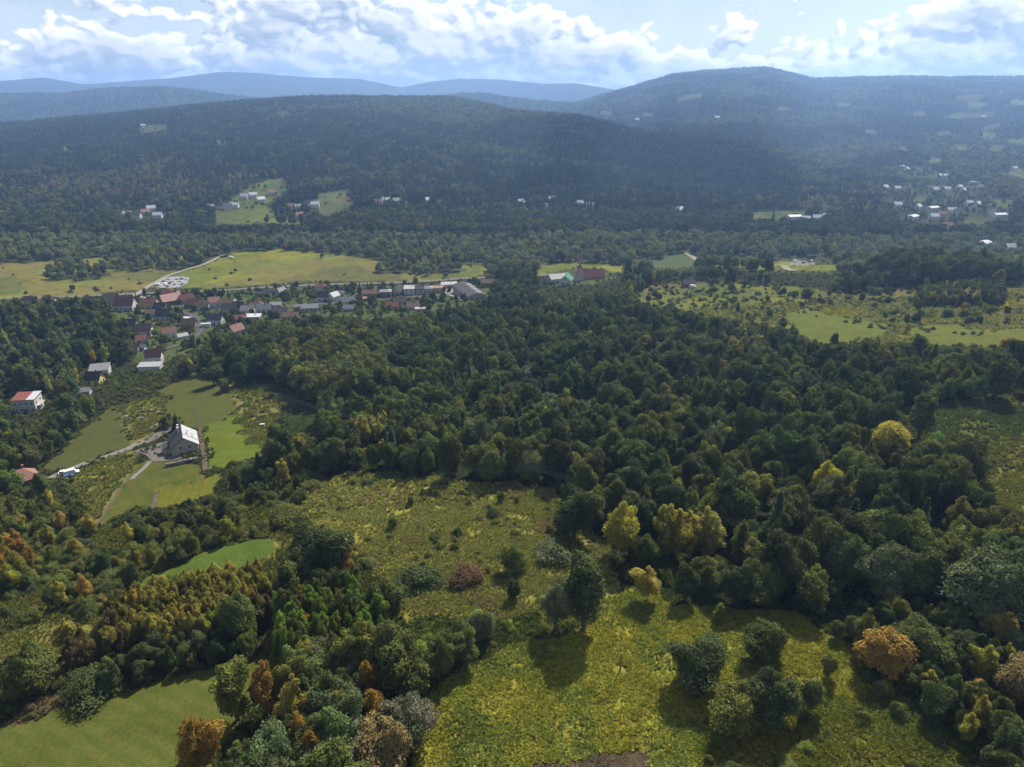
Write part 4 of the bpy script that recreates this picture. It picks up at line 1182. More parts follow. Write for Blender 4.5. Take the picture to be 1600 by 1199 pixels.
def scatter():
    """every plant of the place: arrays x, y, height, kind, variant, tone, colour, rotation, width"""
    out = []
    bands = [(38, 230, 5.3, 0), (230, 640, 6.2, 1), (640, 990, 8.8, 2), (990, 1900, 9.4, 3), (1900, 3000, 10.4, 4), (3000, 4200, 15.0, 5), (4200, 6300, 21.0, 6)]
    for y0, y1, sp, bi in bands:
        amax = 0.74 if y0 > 200 else 1.1
        xs = np.arange(-y1 * amax - 40, y1 * amax + 60, sp)
        ys = np.arange(y0, y1, sp)
        X, Y = np.meshgrid(xs, ys)
        X[1::2] += sp / 2
        X = X.ravel() + RNG.uniform(-.46, .46, X.size) * sp
        Y = Y.ravel() + RNG.uniform(-.46, .46, Y.size) * sp
        out.append((X, Y, np.full(len(X), bi)))
        if bi == 0:                        # sapling thickets, finer still
            X, Y = np.meshgrid(np.arange(-180, 40, 1.75), np.arange(80, 180, 1.75))
            out.append((X.ravel() + RNG.uniform(-.8, .8, X.size), Y.ravel() + RNG.uniform(-.8, .8, X.size), np.full(X.size, 20)))
        if bi == 0 or bi == 1:             # thickets: a second, finer set kept only in dense stands
            s2 = sp * .49
            X, Y = np.meshgrid(np.arange(-y1 * amax - 40, y1 * amax + 60, s2), np.arange(y0, y1, s2))
            X = X.ravel() + RNG.uniform(-.48, .48, X.size) * s2
            Y = Y.ravel() + RNG.uniform(-.48, .48, Y.size) * s2
            out.append((X, Y, np.full(len(X), 10 + bi)))
    X = np.concatenate([o[0] for o in out]); Y = np.concatenate([o[1] for o in out]); B = np.concatenate([o[2] for o in out])
    m = np.abs(X) < Y * 0.80 + 70
    X, Y, B = X[m], Y[m], B[m]
    Z = height(X, Y)
    px, py = project(X, Y, Z + 8)
    m = (px > -170) & (px < 1800) & (py < 1420)
    X, Y, Z, B, px, py = X[m], Y[m], Z[m], B[m], px[m], py[m]
    # hidden slopes of the far hills carry nothing
    th = np.linspace(-.86, .86, 560)
    rr = np.geomspace(600, 6400, 420)
    TT, RG = np.meshgrid(th, rr)
    hh = height(RG * TT, RG)
    e = (hh + 6 - CAM_Z) / RG
    run = np.maximum.accumulate(e, axis=0)
    ia = np.clip(((X / Y) - th[0]) / (th[1] - th[0]), 0, len(th) - 1).astype(int)
    ir = np.clip(np.searchsorted(rr, Y) - 6, 0, len(rr) - 1)
    vis = (Y < 990) | (((Z + 34 - CAM_Z) / Y) >= run[ir, ia])
    X, Y, Z, B = X[vis], Y[vis], Z[vis], B[vis]
    T = cover(X, Y, 2.5)
    dense = np.array([t in ('birchgrove', 'aspen', 'mixed', 'darkedge', 'autumn', 'brownbirch', 'greenedge', 'grove', 'scrubwood', 'scrub', 'brambles', 'plateau', 'fallow', 'weeds', 'thicket', 'hedge') for t in TYPES])
    sap = np.array([t in ('birchgrove', 'aspen') for t in TYPES])
    fine = (B >= 10) & (B < 20)
    keep = np.where(B == 20, sap[T], (fine == dense[T]) & ~sap[T])
    X, Y, Z, B, T = X[keep], Y[keep], Z[keep], B[keep], T[keep]
    n = len(X)
    H = np.zeros(n); K = np.zeros(n, int); TN = np.zeros(n, int); ok = np.zeros(n, bool)
    tones = list(TINTS)
    clump = fbm(X / 16.0, Y / 16.0, 31, 2)
    u1 = RNG.random(n)

    def fill(idx, mix, cl=0.0):
        if not mix or not len(idx):
            return
        w = np.array([q[0] for q in mix], float); w /= w.sum()
        # plants of one kind stand together: choose along a slow noise, blurred by chance
        s = np.clip((fbm(X[idx] / 24.0, Y[idx] / 24.0, 41, 2) - .5) * 2.4 + .5, 0, .999) * .55 + RNG.random(len(idx)) * .45
        s = np.argsort(np.argsort(s)) / max(len(s), 1)
        order = np.random.default_rng(3).permutation(len(mix))
        cw = np.cumsum(w[order])
        c = order[np.clip(np.searchsorted(cw, s), 0, len(mix) - 1)]
        lo = np.array([q[3][0] for q in mix])[c]; hi = np.array([q[3][1] for q in mix])[c]
        H[idx] = lo + (hi - lo) * RNG.random(len(idx))
        K[idx] = np.array([KINDS.index(q[1]) for q in mix])[c]
        TN[idx] = np.array([tones.index(q[2]) for q in mix])[c]
        ok[idx] = True
    for t, i in TID.items():
        sel = np.flatnonzero(T == i)
        spf, ch, mix = MIX[t]
        if t == 'hill' or not len(sel):
            continue
        p = ch
        if t == 'forest':
            p = np.where(clump[sel] < .30, .45, ch)
        elif ch < .7:
            p = np.clip(ch * (1 + 3.2 * (clump[sel] - .5)), 0, 1)
        else:
            p = ch if spf < .7 else np.full(len(sel), ch)
        if spf >= .7 and dense[i] and ch > .7:
            p = ch * .6 / spf ** 2 * .75
        fill(sel[u1[sel] < p], mix)
    hs = np.flatnonzero((T == TID['hill']) & (u1 < .98))
    s = fbm(X[hs] / 170.0, Y[hs] / 230.0, 51, 3) + RNG.normal(0, .025, len(hs))
    st = np.digitize(s, [.46, .54, .735])
    for (p, rad_, k) in _HS:
        d = np.hypot(X[hs] - p.x, (Y[hs] - p.y) * .7) / rad_ + RNG.normal(0, .08, len(hs)) + (fbm(X[hs] / 60., Y[hs] / 60., 61, 2) - .5) * .9
        st[d < 1] = k
    for k in range(4):
        fill(hs[st == k], HILL_SETS[k])
    X, Y, Z, H, K, TN, T, B = X[ok], Y[ok], Z[ok], H[ok], K[ok], TN[ok], T[ok], B[ok]
    # a tall tree never stands where it would hide the open ground that lies in view behind it
    openz = np.array([t in OPEN for t in TYPES])
    tpx, tpy = project(X, Y, Z + H * .8)
    hid = np.zeros(len(X), bool)
    for kd, poly in ZONES + [('mown', q) for q in CLEAR]:
        if kd in OPEN:
            pp = np.array(poly, float)
            c_ = np.flatnonzero((tpx > pp[:, 0].min()) & (tpx < pp[:, 0].max()) & (tpy > pp[:, 1].min()) & (tpy < pp[:, 1].max()))
            if len(c_):
                hid[c_[in_poly(tpx[c_], tpy[c_], pp)]] = True
    blk = np.zeros(len(X), bool)
    for fr in (.15, .35, .55, .75, .95):
        qx, qy = project(X, Y, Z + H * fr)
        for poly in CLEAR:
            pp = np.array(poly, float)
            c_ = np.flatnonzero((qx > pp[:, 0].min()) & (qx < pp[:, 0].max()) & (qy > pp[:, 1].min()) & (qy < pp[:, 1].max()))
            if len(c_):
                blk[c_[in_poly(qx[c_], qy[c_], pp)]] = True
    blk &= H > 3.0
    keepz = np.array([t in ('birchgrove', 'autumn', 'aspen', 'thicket', 'brownbirch', 'grove', 'darkedge', 'clump_far') for t in TYPES])
    hid &= ~keepz[T]
    hid &= (~openz[T] | ((T == TID['village']) & (H > 8.3))) & (H > 3.0)
    hid |= blk
    bi_ = KINDS.index('bush')
    K = np.where(hid, bi_, K); H = np.where(hid, np.clip(H * .18, 1.2, 2.6), H)
    TN = np.where(hid, [tones.index(q) for q in RNG.choice(['olive', 'green', 'dark'], len(X))], TN)
    far = np.where(B == 5, 1.35, np.where(B == 6, 1.7, 1.0))
    n = len(X)
    tl = [np.array(TINTS[t]) for t in tones]
    C = np.zeros((n, 3))
    for i, t in enumerate(tl):
        s = TN == i
        C[s] = t[RNG.integers(0, len(t), s.sum())]
    hl = T == TID['hill']
    C[hl] *= .68
    aut = hl & np.isin(TN, [tones.index('golden'), tones.index('yellow')])
    C[aut] *= .7
    C[hl] *= np.where(TN[hl] == tones.index('dark'), 1.0, np.where(TN[hl] == tones.index('blue'), .85, 1.35))[:, None]
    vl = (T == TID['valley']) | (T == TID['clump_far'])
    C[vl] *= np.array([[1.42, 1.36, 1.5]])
    C *= RNG.uniform(.78, 1.25, (n, 1)) * (1 + RNG.normal(0, .05, (n, 3)))
    W = H * RNG.uniform(.78, 1.16, n) * far / 10.0
    W = np.where(K == KINDS.index('bush'), W * 1.15, W)
    W = np.where(B == 20, W * .72, W)
    return dict(x=X, y=Y, z=Z, h=H / 10.0 * (far * .5 + .5), w=W, k=K, tone=TN, t=T, c=C, rot=RNG.uniform(0, 2 * math.pi, n), v=RNG.integers(0, 1000, n))


TONES = list(TINTS)
PL = scatter()

# ------------------------------------------------------------------ buildings
EXCL = []                                    # (x, y, radius) kept free of plants
ROOF = {k: simple_mat('roof_' + k, c, 0.55 if k in ('white', 'pale', 'grey') else 0.75, 0.18, 1.4, stretch=(1, 4, 4), spec=0.15) for k, c in dict(
    salmon=(0.21, 0.11, 0.085), red=(0.16, 0.055, 0.045), maroon=(0.105, 0.05, 0.043), brown=(0.12, 0.078, 0.058), dark=(0.045, 0.043, 0.047),
    grey=(0.16, 0.16, 0.17), pale=(0.27, 0.27, 0.27), white=(0.38, 0.385, 0.39), green=(0.05, 0.17, 0.13), pink=(0.30, 0.18, 0.15)).items()}
WALL = {k: simple_mat('wall_' + k, c, 0.9, 0.10, 0.7) for k, c in dict(
    white=(0.46, 0.45, 0.43), cream=(0.38, 0.34, 0.27), ochre=(0.55, 0.36, 0.14), blue=(0.38, 0.47, 0.56), grey=(0.32, 0.31, 0.30),
    yellow=(0.58, 0.48, 0.18), brown=(0.16, 0.11, 0.08), green=(0.42, 0.48, 0.38), brick=(0.25, 0.12, 0.08)).items()}
M_pane = simple_mat('window_glass', (0.03, 0.035, 0.04), 0.12, 0.05, spec=0.6)
M_frame = simple_mat('window_frame', (0.60, 0.60, 0.58), 0.6, 0.04)
M_door = simple_mat('door_wood', (0.12, 0.07, 0.04), 0.6, 0.2, 3)
M_brick = simple_mat('chimney_brick', (0.24, 0.12, 0.08), 0.9, 0.25, 4)
M_conc = simple_mat('concrete', (0.34, 0.33, 0.31), 0.9, 0.18, 1.2, bump=0.2)
M_stone = simple_mat('stone', (0.15, 0.145, 0.135), 0.9, 0.3, 1.5, bump=0.5)
M_metal = simple_mat('galvanised_metal', (0.16, 0.16, 0.165), 0.7, 0.1, 2)
M_wood = simple_mat('weathered_wood', (0.14, 0.11, 0.085), 0.9, 0.25, 3, stretch=(1, 1, .2))

_wf = MB()
_wf.box(-.62, .62, -.05, .05, -.72, -.60).box(-.62, .62, -.05, .05, .60, .72).box(-.62, -.52, -.05, .05, -.60, .60).box(.52, .62, -.05, .05, -.60, .60).box(-.04, .04, -.045, .045, -.60, .60)
ME_wframe = _wf.mesh('window', M_frame)
ME_wpane = MB().box(-.52, .52, -.03, .03, -.60, .60).mesh('pane', M_pane)
ME_door = MB().box(-.5, .5, -.05, .05, 0, 2.05).box(.34, .40, -.09, -.05, .95, 1.08).mesh('door', M_door)


def window(parent, x, y, z, rz, detail, s=1.0):
    w = obj('window', ME_wframe, parent, (x, y, z), rz)
    w.scale = (s, 1, s)
    if detail:
        obj('pane', ME_wpane, w)
    else:
        w.data = ME_wplain
    return w


ME_wplain = MB().box(-.55, .55, -.04, .04, -.65, .65).mesh('window', M_pane)


def gable_wall(l, w, h, rise, base=-2.0):
    x, y = l / 2, w / 2
    v = [(-x, -y, base), (x, -y, base), (x, y, base), (-x, y, base), (-x, -y, h), (x, -y, h), (x, y, h), (-x, y, h), (-x, 0, h + rise), (x, 0, h + rise)]
    f = [(0, 3, 2, 1), (0, 1, 5, 4), (2, 3, 7, 6), (1, 2, 6, 9, 5), (3, 0, 4, 8, 7), (4, 5, 9, 8), (6, 7, 8, 9)]
    return MB().add(v, f)


def gable_roof(l, w, h, rise, over=.5, t=.22, gap=.06):
    x = l / 2 + over
    k = rise / (w / 2)
    y = w / 2 + over
    mb = MB()
    z0, z1 = h - over * k + gap + t, h + rise + gap + t
    mb.slab((-x, -y, z0), (x, -y, z0), (x, 0, z1), (-x, 0, z1), t)
    mb.slab((x, y, z0), (-x, y, z0), (-x, 0.012, z1), (x, 0.012, z1), t)
    return mb


def hip_roof(l, w, h, rise, over=.5):
    x, y = l / 2 + over, w / 2 + over
    r_ = max(.2, l / 2 - w / 2)
    z = h - over * rise / (w / 2) + .1
    v = [(-x, -y, z), (x, -y, z), (x, y, z), (-x, y, z), (-r_, 0, h + rise), (r_, 0, h + rise), (-x, -y, z - .2), (x, -y, z - .2), (x, y, z - .2), (-x, y, z - .2)]
    f = [(0, 1, 5, 4), (1, 2, 5), (2, 3, 4, 5), (3, 0, 4), (6, 7, 1, 0), (7, 8, 2, 1), (8, 9, 3, 2), (9, 6, 0, 3), (9, 8, 7, 6)]
    return MB().add(v, f)


def house(px, py, w, l, h, rise, rz, wall, roof, label, form='gable', name='house', cat='house', group=None, windows=True, chimney=True, detail=False, excl=True, loc=None, door=True):
    p = at(px, py) if loc is None else Vector(loc)
    if rz < 0:
        rz = rz + 26            # the street runs so that right-hand gables catch the sun
    o = empty(name, p, R(rz))
    tag(o, label, cat, group)
    if form == 'gable':
        gable_wall(l, w, h, rise).build('wall', WALL[wall], o)
        rf = gable_roof(l, w, h, rise).build('roof', ROOF[roof], o)
    elif form == 'hip':
        MB().box(-l / 2, l / 2, -w / 2, w / 2, -2, h).build('wall', WALL[wall], o)
        rf = hip_roof(l, w, h, rise).build('roof', ROOF[roof], o)
    elif form == 'flat':
        MB().box(-l / 2, l / 2, -w / 2, w / 2, -2, h).build('wall', WALL[wall], o)
        mb = MB().box(-l / 2 - .3, l / 2 + .3, -w / 2 - .3, w / 2 + .3, h + .003, h + .3)
        mb.box(-l / 2 - .3, l / 2 + .3, -w / 2 - .3, -w / 2 - .1, h + .3, h + .5).box(-l / 2 - .3, l / 2 + .3, w / 2 + .1, w / 2 + .3, h + .3, h + .5)
        rf = mb.build('roof', ROOF[roof], o)
    else:                                    # shed: one slope, falling towards local -y
        v = [(-l / 2, -w / 2, -2), (l / 2, -w / 2, -2), (l / 2, w / 2, -2), (-l / 2, w / 2, -2), (-l / 2, -w / 2, h), (l / 2, -w / 2, h), (l / 2, w / 2, h + rise), (-l / 2, w / 2, h + rise)]
        MB().add(v, [(0, 3, 2, 1), (4, 5, 6, 7), (0, 1, 5, 4), (1, 2, 6, 5), (2, 3, 7, 6), (3, 0, 4, 7)]).build('wall', WALL[wall], o)
        e = .45; k = rise / w
        mb = MB()
        mb.slab((-l / 2 - e, -w / 2 - e, h - e * k + .3), (l / 2 + e, -w / 2 - e, h - e * k + .3), (l / 2 + e, w / 2 + e, h + rise + e * k + .3), (-l / 2 - e, w / 2 + e, h + rise + e * k + .3), .25)
        rf = mb.build('roof', ROOF[roof], o)
    if chimney:
        zc = h + (rise if form in ('gable', 'hip') else 0.3)
        MB().box(l * .12, l * .12 + .7, .25, .85, zc - .9, zc + .95).box(l * .12 - .06, l * .12 + .76, .19, .91, zc + .953, zc + 1.08).build('chimney', M_brick, rf)
    if windows:
        rows = [1.6] if h < 4.2 else [1.6, 4.3] if h < 6.8 else [1.6, 4.3, 7.0]
        for z in rows:
            if z + .8 > h:
                continue
            n = max(2, int(l / 3.4))
            for i in range(n):
                xx = -l / 2 + l * (i + .5) / n
                if door and z == rows[0] and i == n // 2:
                    obj('door', ME_door, o, (xx, -w / 2 - .05, 0), 0)
                    continue
                window(o, xx, -w / 2 - .05, z, 0, detail)
            for s in (-1, 1):
                for i in range(2):
                    window(o, s * (l / 2 + .05), w * (-.22 + .44 * i), z, R(90), detail)
        if form == 'gable' and rise > 2.4:
            for s in (-1, 1):
                window(o, s * (l / 2 + .05), 0, h + rise * .38, R(90), detail, .8)
    if excl:
        EXCL.append((p.x, p.y, max(w, l) * .52 + .8))
    return o


# --- the house with the white metal roof beside the drive
p_main = at(290, 703)
hm = house(0, 0, 10.0, 13.0, 4.6, 3.9, 117, 'cream', 'dark', 'white gabled house with one bright metal roof slope beside the gravel drive', windows=False, chimney=False, loc=p_main, name='house', door=False)
main_roof = [c for c in hm.children if c.name.startswith('roof')][0]
# the sunny slope is pale sheet metal in two fields with a dark gap; the other slope is coloured dark for its shade
_l, _w, _h, _r = 13.0, 10.0, 4.6, 3.9
main_roof.data = MB().slab((7.0, 5.5, 4.49), (-7.0, 5.5, 4.49), (-7.0, 0.02, 8.78), (7.0, 0.02, 8.78), .22).mesh('roof', ROOF['dark'])


def on_slope(x, d, up=0.0):
    """a point on the sunny slope: x along the ridge, d metres down the slope"""
    s = math.hypot(5.0, 3.9)
    return (x, -d * 5.0 / s, 8.78 - d * 3.9 / s + up)


for nm, xa, xb in (('roof_sheet', -7.0, -3.15), ('roof_sheet', -2.65, 7.0)):
    mb = MB()
    mb.slab(on_slope(xa, 6.95), on_slope(xb, 6.95), on_slope(xb, 0.0), on_slope(xa, 0.0), .20)
    q = obj(nm, mb.mesh(nm, ROOF['white']), hm)
    q['label'] = 'pale sheet metal field of the sunny roof slope'
for xr in [q * 1.0 - 6.5 for q in range(14)]:
    if -3.3 < xr < -2.5:
        continue
    mb = MB(); mb.slab(on_slope(xr - .04, 6.9, .07), on_slope(xr + .04, 6.9, .07), on_slope(xr + .04, .05, .07), on_slope(xr - .04, .05, .07), .06)
    mb.build('standing_seam', ROOF['pale'], main_roof)
mb = MB(); mb.slab(on_slope(-3.13, 6.9, -.05), on_slope(-2.67, 6.9, -.05), on_slope(-2.67, 0.02, -.05), on_slope(-3.13, 0.02, -.05), .15)
mb.build('snow_guard', ROOF['dark'], hm)
for xs_, ds_ in ((-1.2, 2.0), (-.2, 2.0), (-1.3, 4.3), (1.4, 4.4), (2.2, 2.2)):
    mb = MB(); mb.slab(on_slope(xs_ - .35, ds_ + .55, .06), on_slope(xs_ + .35, ds_ + .55, .06), on_slope(xs_ + .35, ds_ - .55, .06), on_slope(xs_ - .35, ds_ - .55, .06), .05)
    mb.build('skylight', M_pane, main_roof)
for yy in (-1.8, 1.6):
    for z in (1.55, 4.2):
        window(hm, -6.55, yy, z, R(90), True, 1.15)
for k_ in range(4):
    window(hm, -4.6 + k_ * 3.0, 5.05, 1.6, 0, True)
for k_ in range(4):
    window(hm, -4.6 + k_ * 3.0, -5.05, 1.6, 0, True)
obj('door', ME_door, hm, (2.9, 5.05, 0), R(180))
for xx, yy in ((1.8, 1.1), (4.6, .9)):
    MB().box(xx, xx + .8, yy, yy + .7, 7.6, 9.6).box(xx - .06, xx + .86, yy - .06, yy + .76, 9.603, 9.75).build('chimney', WALL['white'], main_roof)
MB().box(-1.5, 3.2, 5.2, 8.2, -1.5, 2.7).build('porch', WALL['cream'], hm)
mb = MB(); mb.slab((3.6, 8.6, 2.85), (-1.9, 8.6, 2.85), (-1.9, 5.05, 3.95), (3.6, 5.05, 3.95), .18)
mb.build('porch_roof', ROOF['dark'], hm)
mb = MB()
for k_ in range(9):
    a_ = 2 * math.pi * k_ / 9
mb.tube([(-7.6, -4.3, -.2), (-7.6, -4.3, .9), (-7.6, -4.3, 1.9)], [.65, .75, .35], 10)
tank = mb.build('water_tank', ROOF['white'], None, True)
tank.location = p_main; tank.rotation_euler = (0, 0, R(117))
tag(tank, 'white rounded rainwater tank at the corner of the metal-roofed house', 'tank')

# retaining wall of big stones below the yard, each stone its own piece
rw0, rw1 = at(259, 731), at(309, 720)
rw = empty('retaining_wall', rw0)
tag(rw, 'low dark retaining wall of rough boulders below the metal-roofed house', 'wall')


def rock_mesh(seed, flat=.75):
    rng = np.random.default_rng(seed)
    iv, ifc = ico()
    v = iv * rng.uniform(.72, 1.15, (len(iv), 1)) * np.array([1.1, .85, flat])
    return mesh_from('stone', v.tolist(), ifc.tolist(), M_stone)


ROCKS = [rock_mesh(s) for s in range(5)]
n_ = 17
for k_ in range(n_):
    for row in range(2):
        q = rw0.lerp(rw1, (k_ + .5 * row) / n_)
        s_ = obj('stone', ROCKS[(k_ + row) % 5], rw)
        s_.location = (q.x - rw0.x, q.y - rw0.y, hz1(q.x, q.y) - rw0.z + .35 + row * .95)
        s_.rotation_euler = (random.uniform(-.3, .3), random.uniform(-.3, .3), random.uniform(0, 6))
        s_.scale = (.72 + random.uniform(-.1, .2),) * 3
rock_px = [(198, 652), (203, 656), (209, 651), (216, 649), (222, 655), (235, 643), (242, 639), (248, 645), (238, 668), (244, 666), (236, 671), (251, 664), (256, 662)]
where = ['first', 'second', 'third', 'fourth', 'fifth', 'sixth', 'seventh', 'eighth', 'ninth', 'tenth', 'eleventh', 'twelfth', 'thirteenth']
for k_, (a_, b_) in enumerate(sorted(rock_px)):
    q = at(a_, b_)
    s_ = obj('boulder', ROCKS[k_ % 5], None, (q.x, q.y, q.z + .35), random.uniform(0, 6))
    s_.scale = (random.uniform(.8, 1.5),) * 3
    tag(s_, f'grey boulder, {where[k_]} from the left among those in the weeds behind the drive', 'boulder', 'boulders in the weeds behind the drive')

# --- white block of flats-like house with a half red, half white roof on the left edge
pw = at(47, 641)
hw = house(0, 0, 8.5, 10.5, 7.4, .9, 9, 'white', 'red', 'tall white house with half red half white roof near the left edge', form='shed', loc=pw, windows=False, chimney=False)
rfw = [c for c in hw.children if c.name.startswith('roof')][0]
mb = MB(); k = .9 / 8.5
mb.slab((1.7, -4.70, 7.4 - .45 * k + .36), (5.75, -4.70, 7.4 - .45 * k + .36), (5.75, 4.70, 8.3 + .45 * k + .36), (1.7, 4.70, 8.3 + .45 * k + .36), .05)
q = mb.build('roof_sheet', ROOF['white'], rfw); q['label'] = 'white right half of the roof'
for z in (2.0, 5.4):
    for i_ in range(4):
        window(hw, -3.9 + 2.6 * i_, -4.30, z, 0, True)
    for i_ in range(2):
        window(hw, 5.30, -2.2 + 4.2 * i_, z, R(90), True)
MB().box(5.28, 6.7, -2.6, 3.2, 3.3, 3.5).box(6.6, 6.7, -2.6, 3.2, 3.5, 4.4).build('balcony', WALL['white'], hw)
obj('door', ME_door, hw, (0, -4.30, 0), 0)

